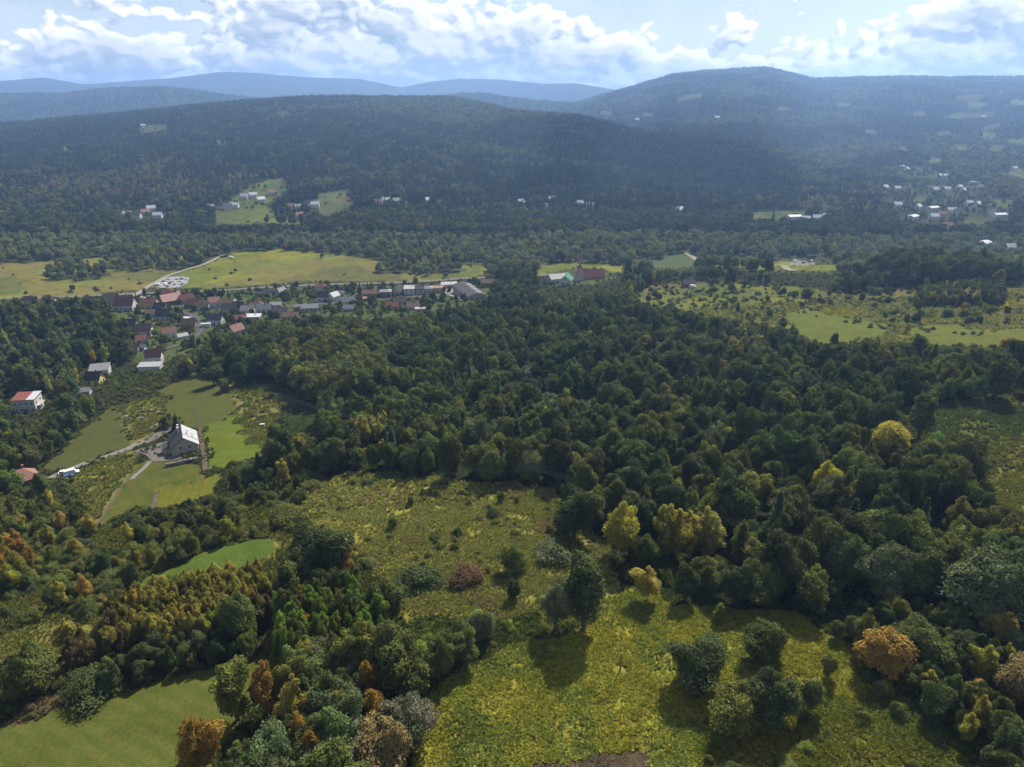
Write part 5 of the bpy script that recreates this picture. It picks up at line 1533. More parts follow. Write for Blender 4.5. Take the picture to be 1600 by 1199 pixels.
# --- village
V = [  # px, py, w, l, h, rise, rz, wall, roof, form, label
    (145, 477, 8, 9, 3.2, 2.6, 20, 'brown', 'red', 'hip', 'small red hip-roofed house at the left end of the village'),
    (156, 484, 7, 9, 3.2, 3.6, -20, 'ochre', 'brown', 'gable', 'low house with a bright ochre gable below the red hip-roofed house'),
    (173, 474, 9, 11, 4.6, 4.6, 35, 'grey', 'dark', 'gable', 'grey house with steep dark roof left of the big white house'),
    (198, 483, 13, 18, 4.8, 6.5, -22, 'white', 'maroon', 'gable', 'big white house with a huge steep maroon roof, largest in the left village'),
    (234, 480, 10, 15, 4.6, 3.8, -12, 'ochre', 'maroon', 'gable', 'ochre-gabled house with long maroon roof beside the crossroads'),
    (228, 471, 7, 9, 3.4, .5, 10, 'white', 'white', 'shed', 'small building with a bright white roof behind the maroon roof'),
    (268, 474, 15, 19, 4.0, 5.0, 40, 'brown', 'pink', 'gable', 'broad low building with a pale salmon roof below the gravel yard'),
    (262, 464, 8, 16, 3.4, 3.0, 5, 'brown', 'red', 'gable', 'low red-roofed barn just behind the broad salmon roof'),
    (293, 473, 9, 13, 4.0, 4.0, 35, 'cream', 'maroon', 'gable', 'maroon-roofed house right of the broad salmon roof'),
    (304, 480, 9, 13, 4.4, 3.6, -25, 'cream', 'maroon', 'gable', 'maroon-roofed house with a white gable in the middle of the left village'),
    (316, 484, 8, 14, 3.6, 3.4, -20, 'white', 'brown', 'gable', 'brown-roofed house left of the pale blue house'),
    (336, 480, 9, 11, 5.4, 3.6, 30, 'blue', 'salmon', 'gable', 'pale blue house with a salmon roof'),
    (352, 480, 8, 12, 3.8, 3.0, -15, 'grey', 'brown', 'gable', 'grey-brown house just right of the pale blue house'),
    (360, 488, 9, 14, 4.6, 3.4, -20, 'grey', 'dark', 'gable', 'dark-roofed house in front of the white fence'),
    (374, 487, 7, 10, 5.0, 4.0, -30, 'cream', 'dark', 'gable', 'narrow house with a tall cream gable right of the dark-roofed house'),
    (388, 490, 9, 12, 3.8, 3.2, -18, 'white', 'grey', 'gable', 'grey-roofed white bungalow left of the twin grey roofs'),
    (402, 483, 9, 13, 4.4, 3.2, -10, 'cream', 'maroon', 'hip', 'maroon hip-roofed house behind the twin grey roofs'),
    (414, 489, 9, 13, 4.4, 3.6, -20, 'white', 'grey', 'gable', 'grey-roofed house with a bright white right gable'),
    (432, 486, 9, 11, 6.4, 1.6, -15, 'grey', 'grey', 'gable', 'two-storey grey block with a low roof beside the street'),
    (253, 488, 9, 11, 4.2, 4.6, -25, 'white', 'dark', 'gable', 'dark steep-roofed house with white gable below the crossroads'),
    (258, 499, 10, 13, 4.0, 5.0, -25, 'white', 'dark', 'gable', 'larger dark-roofed house with white gable, nearer than its twin'),
    (240, 494, 7, 12, 3.2, 2.6, -10, 'white', 'brown', 'gable', 'low brown-roofed house left of the two dark roofs'),
    (205, 515, 9, 12, 4.2, 4.6, -22, 'white', 'dark', 'gable', 'dark-roofed house with a thin white gable at the wood edge'),
    (227, 523, 9, 14, 4.4, 4.6, -22, 'white', 'brown', 'gable', 'brown-roofed house with a white balconied gable above the red roofs'),
    (222, 536, 7, 8, 3.4, 2.8, 30, 'cream', 'red', 'gable', 'small red-roofed house below the brown-roofed house'),
    (266, 527, 8, 11, 4.6, 3.6, 28, 'white', 'salmon', 'gable', 'white house with a bright salmon-red roof in the garden'),
    (290, 502, 6, 10, 2.8, .4, 0, 'white', 'white', 'flat', 'white flat-roofed shed behind the brown cross-gabled house'),
    (297, 514, 9, 12, 4.4, 4.4, -20, 'brown', 'brown', 'gable', 'dark brown cross-gabled house in the middle of the gardens'),
    (322, 511, 4, 8, 2.6, .4, 15, 'white', 'white', 'flat', 'tiny white-roofed garage beside the bright lawn'),
    (338, 506, 9, 13, 4.4, 4.2, -25, 'white', 'dark', 'gable', 'dark-roofed house with white right gable among trees'),
    (370, 522, 8, 12, 3.8, 4.0, 60, 'cream', 'salmon', 'gable', 'orange-red roof poking out of the oak wood edge'),
    (377, 502, 7, 10, 3.2, 2.2, -5, 'white', 'red', 'gable', 'low red roof beside the white flat roof'),
    (396, 500, 8, 14, 3.4, .6, 5, 'grey', 'white', 'shed', 'long low shed with a bright white roof'),
    (438, 495, 9, 12, 4.4, 4.0, 30, 'white', 'dark', 'gable', 'dark-roofed house with a white dormer front below the street'),
    (455, 499, 8, 14, 3.4, 2.6, -15, 'cream', 'brown', 'gable', 'brown-roofed house right of the white dormer front'),
    (286, 529, 4, 8, 2.4, 1.6, 40, 'white', 'white', 'gable', 'small white tent-shaped shed beside the garden path'),
    (243, 566, 8, 11, 5.0, 4.4, -14, 'white', 'maroon', 'gable', 'white-gabled house with maroon roof alone above the hay field'),
    (236, 577, 7, 16, 2.8, .8, 5, 'white', 'pale', 'shed', 'long pale-roofed garage below the maroon-roofed house'),
    (158, 586, 9, 13, 4.4, 2.0, 18, 'white', 'grey', 'shed', 'modern white house with a grey single-slope roof in the left wood'),
    (150, 599, 8, 10, 3.8, 4.2, -25, 'yellow', 'dark', 'gable', 'dark-roofed house with a yellow gable below the modern white house'),
    (130, 617, 6, 10, 2.8, 1.6, 15, 'grey', 'grey', 'gable', 'grey-roofed outbuilding hidden in the left wood'),
    (36, 757, 9.5, 13, 3.6, 3.6, 48, 'brown', 'salmon', 'hip', 'orange hip-roofed house half hidden by trees on the left edge'),
    (206, 552, 8, 11, 3.6, 3.6, -15, 'brown', 'dark', 'gable', 'black-roofed barn at the edge of the left wood'),
    (222, 547, 4, 6, 2.6, 1.4, 0, 'blue', 'grey', 'gable', 'tiny bluish shed right of the black-roofed barn'),
    (412, 463, 7, 16, 3.0, 2.0, 3, 'brown', 'dark', 'gable', 'long dark barn in the grass above the street'),
    (423, 460, 7, 12, 3.0, 2.0, 3, 'brown', 'dark', 'gable', 'second dark barn, right of the long dark barn'),
    (440, 462, 8, 9, 4.4, 3.4, 55, 'grey', 'grey', 'gable', 'grey gabled house beside the dark barns'),
    (501, 454, 9, 13, 4.6, 3.2, 15, 'white', 'maroon', 'hip', 'maroon hip-roofed house among trees above the street'),
    (506, 470, 9, 12, 4.6, 4.4, -25, 'white', 'dark', 'gable', 'black steep-roofed house with a tall white gable beside the street'),
    (522, 470, 9, 10, 5.0, 3.2, 60, 'green', 'pale', 'gable', 'pale green house front with a grey-white roof'),
    (533, 463, 6, 7, 3.2, 2.2, 10, 'white', 'grey', 'gable', 'small white house behind the pale green front'),
    (543, 478, 9, 15, 4.8, 3.6, -12, 'yellow', 'grey', 'gable', 'long grey roof ending in a bright yellow gable'),
    (547, 486, 7, 12, 3.0, 2.4, 0, 'grey', 'grey', 'gable', 'grey-roofed shed in front of the yellow gable'),
    (480, 486, 10, 22, 3.6, 2.6, 12, 'grey', 'grey', 'gable', 'long low grey hall beside the street bend'),
    (578, 463, 7, 15, 3.4, 2.6, 3, 'brown', 'salmon', 'gable', 'long low building with a salmon roof in the right village'),
    (577, 470, 5, 12, 2.6, 1.4, 3, 'brown', 'pink', 'gable', 'low pinkish shed in front of the long salmon roof'),
    (603, 464, 10, 12, 6.0, 1.6, 5, 'brown', 'grey', 'hip', 'dark house with a flat grey hip roof right of the salmon roofs'),
    (622, 460, 9, 11, 3.8, 5.0, 65, 'white', 'dark', 'gable', 'white A-shaped gable with steep dark roof'),
    (640, 460, 9, 11, 6.2, 1.4, 4, 'white', 'pale', 'shed', 'white two-storey house with a pale flat roof'),
    (654, 459, 9, 12, 5.6, 2.2, 4, 'grey', 'dark', 'gable', 'grey house with a dark roof right of the white two-storey house'),
    (668, 458, 9, 11, 5.4, 2.2, 10, 'grey', 'grey', 'hip', 'slate-grey hip-roofed house in the row'),
    (684, 456, 8, 14, 4.6, 1.6, 3, 'cream', 'pink', 'gable', 'cream house with a pinkish roof left of the sandy yard'),
    (702, 450, 8, 18, 4.2, .8, 10, 'white', 'pale', 'shed', 'white and blue workshop behind the sandy yard'),
    (762, 448, 9, 15, 4.6, 3.0, 5, 'brown', 'brown', 'gable', 'brown-roofed house at the right end of the village'),
    (613, 484, 8, 12, 3.6, 3.2, -10, 'cream', 'red', 'gable', 'red-roofed house among trees below the street'),
    (625, 476, 9, 13, 3.6, 3.2, 15, 'grey', 'dark', 'gable', 'dark double-roofed house above the lone red roof'),
    (645, 484, 8, 12, 3.4, 3.0, -8, 'cream', 'brown', 'gable', 'brown-roofed house left of the pale walled court'),
    (657, 488, 7, 10, 3.4, .5, 10, 'cream', 'pale', 'flat', 'cream flat-roofed building of the pale walled court'),
    (534, 508, 6, 9, 3.0, 1.0, 10, 'white', 'pale', 'shed', 'pale roof corner showing above the oak wood'),
    (48, 474, 8, 10, 3.4, 3.2, -20, 'white', 'dark', 'gable', 'dark-roofed white house at the far left field edge'),
    (78, 474, 8, 12, 3.2, 2.8, -20, 'cream', 'brown', 'gable', 'brown-roofed house right of the far left dark roof'),
]
for v_ in V:
    v_ = v_[:2] + (v_[2] * .82, v_[3] * .80, v_[4] * .92, v_[5] * .9) + v_[6:]
    house(*v_[:9], v_[10], form=v_[9], group='village houses', cat='shed' if any(s in v_[10] for s in ('shed', 'garage', 'barn', 'outbuilding')) else 'house', name='shed' if any(s in v_[10] for s in ('shed', 'garage', 'outbuilding')) else 'barn' if 'barn' in v_[10] else 'house', windows=v_[4] > 2.9, chimney=v_[4] > 3.1)

# white board fence in the village
f0, f1 = at(365, 474), at(377, 465)
fe = empty('board_fence', f0)
tag(fe, 'white board fence slanting across the grass above the village street', 'fence')
nb = 14
me_fb = MB().box(-.9, .9, -.05, .05, -.4, 2.6).mesh('board', WALL['white'])
dirf = (f1 - f0); rzf = math.atan2(dirf.y, dirf.x)
nb = max(6, int(dirf.length / 1.9))
for k_ in range(nb):
    q = f0.lerp(f1, (k_ + .5) / nb)
    b_ = obj('board', me_fb, fe, (q.x - f0.x, q.y - f0.y, hz1(q.x, q.y) - f0.z), rzf)

# dark industrial hall with a glazed end beside the sandy yard
ph = at(733, 462)
hh_ = house(0, 0, 16, 42, 5.2, 2.2, 112, 'grey', 'dark', 'long dark metal workshop hall running back from the sandy yard', name='workshop_hall', cat='hall', loc=ph, windows=False, chimney=False, door=False)
for k_ in range(9):
    window(hh_, -17 + 4.2 * k_, 8.05, 2.4, 0, False, 1.6)
    window(hh_, -17 + 4.2 * k_, -8.05, 2.4, 0, False, 1.6)
for k_ in range(3):
    window(hh_, -21.05, -4.5 + 4.5 * k_, 2.4, R(90), False, 1.6)
hroof = [c for c in hh_.children if c.name.startswith('roof')][0]
for k_ in range(4):
    mb = MB(); x_ = -14 + 8 * k_
    mb.slab((x_, -6.4, 5.2 + 2.2 * .2 + .36), (x_ + 3, -6.4, 5.2 + 2.2 * .2 + .36), (x_ + 3, -2.4, 5.2 + 2.2 * .7 + .36), (x_, -2.4, 5.2 + 2.2 * .7 + .36), .06)
    mb.build('skylight', ROOF['pale'], hroof)

# the red-roofed church with a separate steeple and the green-roofed hall beside it
pc = at(925, 436)
ch = empty('church', pc, R(-6))
ch.scale = (.84, .84, .84)
tag(ch, 'church with a long bright red roof and a pointed front gable', 'church')
gable_wall(26, 15, 4.0, 7.0).build('wall', WALL['cream'], ch)
gable_roof(26, 15, 4.0, 7.0, .9).build('roof', ROOF['red'], ch)
for k_ in range(6):
    window(ch, -10 + 4 * k_, -7.55, 1.9, 0, False, 1.1)
nv = empty('front_wing', (0, 0, 0)); nv.parent = ch; nv.location = (-13.5, 0, 0); nv.rotation_euler = (0, 0, R(90))
ch_w = gable_wall(17, 11, 3.6, 9.0)
ch_w.build('wall', WALL['cream'], nv); gable_roof(17, 11, 3.6, 9.0, .8).build('roof', ROOF['red'], nv)
tw = MB()
tw.box(-2.0, 2.0, -2.0, 2.0, 4, 11.5)
q = tw.build('steeple', WALL['cream'], ch); q.location = (-13.5, 0, 0)
sp_ = MB().add([(-2.6, -2.6, 11.5), (2.6, -2.6, 11.5), (2.6, 2.6, 11.5), (-2.6, 2.6, 11.5), (0, 0, 17.5)], [(3, 2, 1, 0), (0, 1, 4), (1, 2, 4), (2, 3, 4), (3, 0, 4)])
sp_.build('spire', ROOF['red'], q)
EXCL.append((pc.x, pc.y, 15)); EXCL.append((pc.x - 13, pc.y, 9))
pb = at(905, 424)
bt = empty('bell_tower', pb)
tag(bt, 'slender open bell tower with a red cap behind the church', 'tower')
for sx in (-1, 1):
    for sy in (-1, 1):
        MB().box(sx * 1.7 - .25, sx * 1.7 + .25, sy * 1.7 - .25, sy * 1.7 + .25, -1, 13).build('post', WALL['brick'], bt)
MB().box(-2.2, 2.2, -2.2, 2.2, 6.0, 6.4).build('deck', WALL['brick'], bt)
MB().add([(-3, -3, 13), (3, -3, 13), (3, 3, 13), (-3, 3, 13), (0, 0, 17)], [(3, 2, 1, 0), (0, 1, 4), (1, 2, 4), (2, 3, 4), (3, 0, 4)]).build('roof', ROOF['red'], bt)
house(872, 441, 12, 19, 4.6, 3.2, -4, 'white', 'grey', 'white hall with a bluish grey roof left of the red church', name='parish_hall', cat='hall')
house(885, 444, 10, 12, 4.4, 4.2, 75, 'white', 'green', 'green-roofed gable wing between the grey hall and the red church', name='parish_wing', cat='hall')
house(1075, 448, 7, 9, 3.0, 3.0, 10, 'brown', 'dark', 'dark wooden cabin alone on the scrubby plateau', name='cabin', cat='cabin')

# --- hamlets across the valley, each building small in the view
FARH = [(200, 339, 'w'), (214, 341, 'd'), (228, 336, 'r'), (237, 330, 'w'), (247, 341, 'w'), (256, 337, 'd'), (330, 328, 'w'), (345, 326, 'd'), (356, 327, 'd'), (367, 325, 'w'), (383, 311, 'w'), (396, 309, 'w'),
        (408, 316, 'w'), (425, 305, 'r'), (455, 327, 'r'), (469, 328, 'w'), (484, 322, 'd'), (493, 324, 'w'), (469, 341, 'r'), (478, 344, 'd'), (510, 342, 'd'), (603, 317, 'w'), (592, 320, 'r'), (323, 350, 'd'),
        (620, 318, 'g'), (670, 317, 'w'), (688, 321, 'g'), (813, 320, 'g'), (862, 315, 'g'), (905, 322, 'g'), (922, 325, 'g'), (850, 327, 'g'), (810, 334, 'w'), (1240, 343, 'W'), (1258, 347, 'w'), (1276, 345, 'w'), (1290, 343, 'w'), (1062, 332, 'w'), (1045, 330, 'd'),
        (1406, 263, 'W'), (1397, 267, 'w'), (1416, 267, 'w'), (1431, 267, 'd'), (1467, 278, 'w'), (1476, 278, 'w'), (1481, 272, 'd'), (1519, 290, 'w'), (1526, 291, 'd'), (1382, 296, 'w'), (1401, 298, 'w'), (1414, 299, 'd'), (1455, 297, 'r'),
        (1460, 300, 'w'), (1465, 297, 'd'), (1471, 296, 'd'), (1478, 299, 'w'), (1498, 296, 'w'), (1504, 301, 'w'), (1515, 297, 'd'), (1530, 296, 'r'), (1401, 324, 'w'), (1433, 327, 'w'), (1456, 329, 'W'), (1450, 336, 'd'), (1425, 343, 'W'),
        (1458, 343, 'w'), (1470, 339, 'r'), (1486, 333, 'w'), (1513, 322, 'w'), (1526, 323, 'w'), (1518, 330, 'd'), (1549, 336, 'd'), (1560, 340, 'W'), (1497, 335, 'd'), (1479, 357, 'r'), (1537, 385, 'W'), (1559, 389, 'd'), (1575, 392, 'w'),
        (1541, 246, 'w'), (1580, 243, 'w'), (1568, 240, 'w'), (1584, 266, 'w'), (1548, 144, 'W'), (1562, 147, 'w'), (1490, 143, 'W'), (1535, 186, 'w'), (1500, 248, 'd'), (1455, 249, 'd'), (1478, 246, 'd'), (224, 199, 'w'), (995, 190, 'w'), (1120, 187, 'w')]
_box_w = {}
seen = {}


def far_place(px, py):
    if px < 300: return 'in the left hamlet across the valley'
    if px < 440: return 'on the sloping meadow across the valley'
    if px < 560: return 'beside the terraced meadow across the valley'
    if px < 1030: return 'at the foot of the dark hill'
    if px < 1320: return 'on the flat below the golden birches'
    if py < 160: return 'near the right skyline'
    if py < 255: return 'high on the right hillside'
    if py < 284: return 'on the upper terrace of the right village'
    if py < 312: return 'in the upper rows of the right village'
    if py < 350: return 'in the lower rows of the right village'
    return 'by the riverside trees on the right'


groups_ = {}
for a_, b_, c_ in FARH:
    groups_.setdefault((far_place(a_, b_), c_), []).append((a_, b_))
ORD = ['first', 'second', 'third', 'fourth', 'fifth', 'sixth', 'seventh', 'eighth', 'ninth', 'tenth', 'eleventh', 'twelfth', 'thirteenth', 'fourteenth', 'fifteenth', 'sixteenth']
CW = {'w': ('pale-roofed house', 'white', 'white', 9, 12), 'W': ('glaring white hall roof', 'white', 'white', 11, 19), 'd': ('dark-roofed house', 'white', 'dark', 9, 12), 'r': ('reddish-roofed house', 'cream', 'salmon', 9, 12), 'g': ('grey house', 'grey', 'grey', 9, 12)}
for (plc, c_), lst in groups_.items():
    lst.sort()
    for i_, (a_, b_) in enumerate(lst):
        nm, wl, rfc, w_, l_ = CW[c_]
        lab = (f'{ORD[i_]} {nm} from the left {plc}' if len(lst) > 1 else f'only {nm} {plc}')
        q = at(a_, b_)
        sc = 1.0 if q.y < 2200 else 1.5
        house(0, 0, w_ * sc, l_ * sc, 4.8 * sc, (3.6 if c_ != 'W' else 1.6) * sc, random.choice([-35, -20, 25, 40, 10]), wl, rfc, lab, loc=q, group='far houses across the valley', cat='house' if c_ != 'W' else 'hall', name='house' if c_ != 'W' else 'hall', windows=False, chimney=False, excl=True)
        # gardens and lanes keep the near side open
        EXCL.append((q.x, q.y - 14, 11))

# ------------------------------------------------------------------ vehicles
PAINT = {k: simple_mat('car_paint_' + k, c, 0.25, 0.03, 1, spec=0.6) for k, c in dict(white=(.70, .70, .70), silver=(.42, .43, .45), blue=(.05, .09, .22), red=(.30, .03, .03), black=(.02, .02, .022)).items()}
M_tyre = simple_mat('tyre_rubber', (0.02, 0.02, 0.02), 0.9, 0.1)
_wh = MB(); _wh.tube([(0, -.11, 0), (0, .11, 0)], .33, 12)
ME_wheel = _wh.mesh('wheel', M_tyre)


def car_mesh(L=4.3, W=1.75):
    prof = [(-L / 2, .35), (-L / 2, .78), (-L / 2 + .25, .92), (L / 2 - .25, .88), (L / 2, .70), (L / 2, .35)]
    v = [(x, s * W / 2, z) for s in (-1, 1) for x, z in prof]
    n = len(prof)
    f = [tuple(range(n)), tuple(range(2 * n - 1, n - 1, -1))] + [(k, k + n, (k + 1) % n + n, (k + 1) % n) for k in range(n)]
    body = MB().add(v, f)
    gl = [(-L / 2 + .45, .90), (-L / 2 + .85, 1.38), (L * .08, 1.42), (L * .27, .90)]
    v = [(x, s * (W / 2 - .08 - .12 * (z > 1)), z) for s in (-1, 1) for x, z in gl]
    glass = MB().add(v, [(0, 1, 2, 3), (7, 6, 5, 4), (0, 4, 5, 1), (1, 5, 6, 2), (2, 6, 7, 3), (3, 7, 4, 0)])
    rf = MB().box(-L / 2 + .83, L * .085, -W / 2 + .19, W / 2 - .19, 1.40, 1.455)
    return body, glass, rf


CARB = {}


def car(px, py, rz, paint, label, van=False):
    p = at(px, py)
    o = empty('van' if van else 'car', (p.x, p.y, p.z + .25), R(rz))
    tag(o, label, 'van' if van else 'car', 'parked cars')
    key = (paint, van)
    if key not in CARB:
        b_, g_, r_ = car_mesh(5.2 if van else 4.3, 1.95 if van else 1.75)
        if van:
            b_.box(-2.55, 1.1, -.93, .93, .93, 2.25)
            r_ = MB().box(1.1, 1.5, -.8, .8, 1.42, 1.5)
        CARB[key] = (b_.mesh('body', PAINT[paint]), g_.mesh('glass', M_pane), r_.mesh('roof', PAINT[paint]))
    for nm, me in zip(('body', 'cabin_glass', 'roof'), CARB[key]):
        obj(nm, me, o)
    for sx in (-1.3, 1.35):
        for sy in (-.82, .82):
            obj('wheel', ME_wheel, o, (sx, sy, .33))
    return o


car(113, 742, 40, 'white', 'white van parked at the end of the drive, nearest the meadow', True)
car(107, 748, 48, 'blue', 'blue-black car parked left of the white van by the trees')
car(101, 741, 35, 'white', 'white car parked at the turn of the drive beside the trees')
car(1083, 450, 5, 'white', 'white van standing in front of the dark cabin', True)
lot = [(252, 444), (256, 441), (259, 446), (263, 438), (266, 444), (270, 441), (273, 446), (277, 437), (281, 441), (285, 437), (288, 443), (284, 446), (291, 438), (262, 449), (248, 447)]
pc_ = ['white', 'silver', 'blue', 'white', 'black', 'silver', 'red', 'white', 'blue', 'silver', 'white', 'blue', 'silver', 'white', 'silver']
for k_, (a_, b_) in enumerate(sorted(lot)):
    car(a_, b_, random.choice([10, 15, 100, 105]), pc_[k_], f'{pc_[k_]} vehicle, {ORD[k_]} from the left in the gravel yard beyond the village', k_ % 3 == 0)
car(362, 404, 10, 'white', 'white van alone in the yellow field beside the valley track', True)
for k_, (a_, b_, c_) in enumerate([(1243, 410, 'white'), (1256, 412, 'red'), (1268, 410, 'silver'), (1343, 412, 'white'), (1349, 414, 'white')]):
    car(a_, b_, 15 + 20 * k_, c_, f'{c_} vehicle, {ORD[k_]} from the left around the far gravel works', True)

# ------------------------------------------------------------------ poles and wires
def pole(px, py, h, label, arms=1, name='utility_pole', mat=None, twin=False):
    p = at(px, py)
    o = empty(name, p)
    tag(o, label, 'pole')
    for k in range(2 if twin else 1):
        s = k * 1.4
        MB().tube([(s, 0, -1), (s * .6, 0, h)], [.19, .12], 8).build('post', mat or M_conc, o)
    for k in range(arms):
        MB().box(-1.1, 1.1, -.07, .07, h - .35 - k * .8, h - .2 - k * .8).build('crossarm', M_metal, o)
        for x in (-1, 0, 1):
            mb = MB(); mb.tube([(x, 0, h - .2 - k * .8), (x, 0, h + .12 - k * .8)], [.07, .05], 6)
            mb.build('insulator', ROOF['brown'], o)
    EXCL.append((p.x, p.y, 1.5))
    return p, h


poles = {}
poles['a'] = pole(435, 644, 9.5, 'concrete pole with crossarm at the shaded wood edge right of the weedy strip')
poles['b'] = pole(309, 668, 10.5, 'twin concrete pole behind the metal-roofed house', 1, twin=True)
poles['c'] = pole(1288, 905, 9.5, 'concrete pole with crossarm in the dark wood on the right')
poles['d'] = pole(700, 728, 9.5, 'concrete pole at the shaded upper edge of the scrubby meadow')
pole(969, 1047, 4.2, 'bare wooden pole standing alone in the yellow meadow', 0, 'wooden_pole', M_wood)
pe = at(1640, 1045); poles['e'] = (pe, 9.5)


M_cable = simple_mat('cable_grey', (0.10, 0.10, 0.11), 0.6, 0.1)


def wires(a, b, label):
    (p, h), (q, g) = poles[a], poles[b]
    d = (q - p); n = Vector((-d.y, d.x, 0)).normalized()
    for k, (s, w_) in enumerate(((-1, 'left'), (0, 'middle'), (1, 'right'))):
        pts = []
        for i in range(17):
            t = i / 16
            c = p.lerp(q, t) + n * s
            c.z = p.z + h + (q.z + g - p.z - h) * t - 1.6 * 4 * t * (1 - t) + .1
            pts.append(c)
        o = MB().tube(pts, .022, 5).build('power_cable', M_cable)
        tag(o, f'{w_} of the three thin power cables {label}', 'cable', 'power cables')


wires('c', 'e', 'crossing the wood to the right edge')
wires('d', 'c', 'spanning from the scrubby meadow to the dark wood')
wires('a', 'd', 'spanning the shaded wood edge towards the scrubby meadow')

# post-and-rail fence below the metal-roofed house
fp = [at(250, 770), at(285, 762), at(316, 754)]
fe = empty('field_fence', fp[0])
tag(fe, 'thin wooden post fence along the lower edge of the lawn', 'fence')
me_post = MB().box(-.06, .06, -.06, .06, -.3, 1.25).mesh('post', M_wood)
prev = None
for a_, b_ in zip(fp, fp[1:]):
    n_ = int((b_ - a_).length / 2.4)
    for k_ in range(n_ + 1):
        q = a_.lerp(b_, k_ / n_); q.z = hz1(q.x, q.y)
        if prev is not None and (q - prev).length < .5:
            continue
        obj('post', me_post, fe, q - fp[0])
        if prev is not None:
            MB().tube([prev - fp[0] + Vector((0, 0, 1.0)), q - fp[0] + Vector((0, 0, 1.0))], .04, 5).build('rail', M_wood, fe)
        prev = q
# small white hut (beehive stand) in the weedy strip
pz = at(410, 666)
bh = empty('beehive', pz, R(10))
tag(bh, 'small white-topped box standing in the weedy strip', 'beehive')
MB().box(-.9, .9, -.5, .5, .25, 1.0).build('box', M_wood, bh)
MB().box(-1.05, 1.05, -.65, .65, 1.003, 1.12).build('lid', ROOF['white'], bh)
for sx in (-.75, .75):
    for sy in (-.4, .4):
        MB().box(sx - .05, sx + .05, sy - .05, sy + .05, -.2, .247).build('leg', M_wood, bh)
EXCL.append((pz.x, pz.y, 1.6))

# ------------------------------------------------------------------ planting
SPEC = {'round': ('broadleaf_tree', 'broadleaf tree', 'tree'), 'tall': ('broadleaf_tree', 'upright broadleaf tree', 'tree'), 'willow': ('willow_tree', 'spreading willow', 'tree'),
        'birch': ('birch_tree', 'slender birch', 'tree'), 'aspen': ('aspen_tree', 'narrow aspen', 'tree'), 'spruce': ('spruce_tree', 'pointed spruce', 'tree'),
        'pine': ('pine_tree', 'pine', 'tree'), 'bush': ('shrub', 'shrub', 'shrub')}
TWORD = {'dark': 'dark green', 'green': 'mid-green', 'grey': 'grey-green', 'olive': 'olive green', 'light': 'fresh light green', 'yellow': 'yellow', 'golden': 'golden', 'orange': 'orange',
         'brown': 'brownish', 'blue': 'blackish green', 'red': 'reddish brown'}

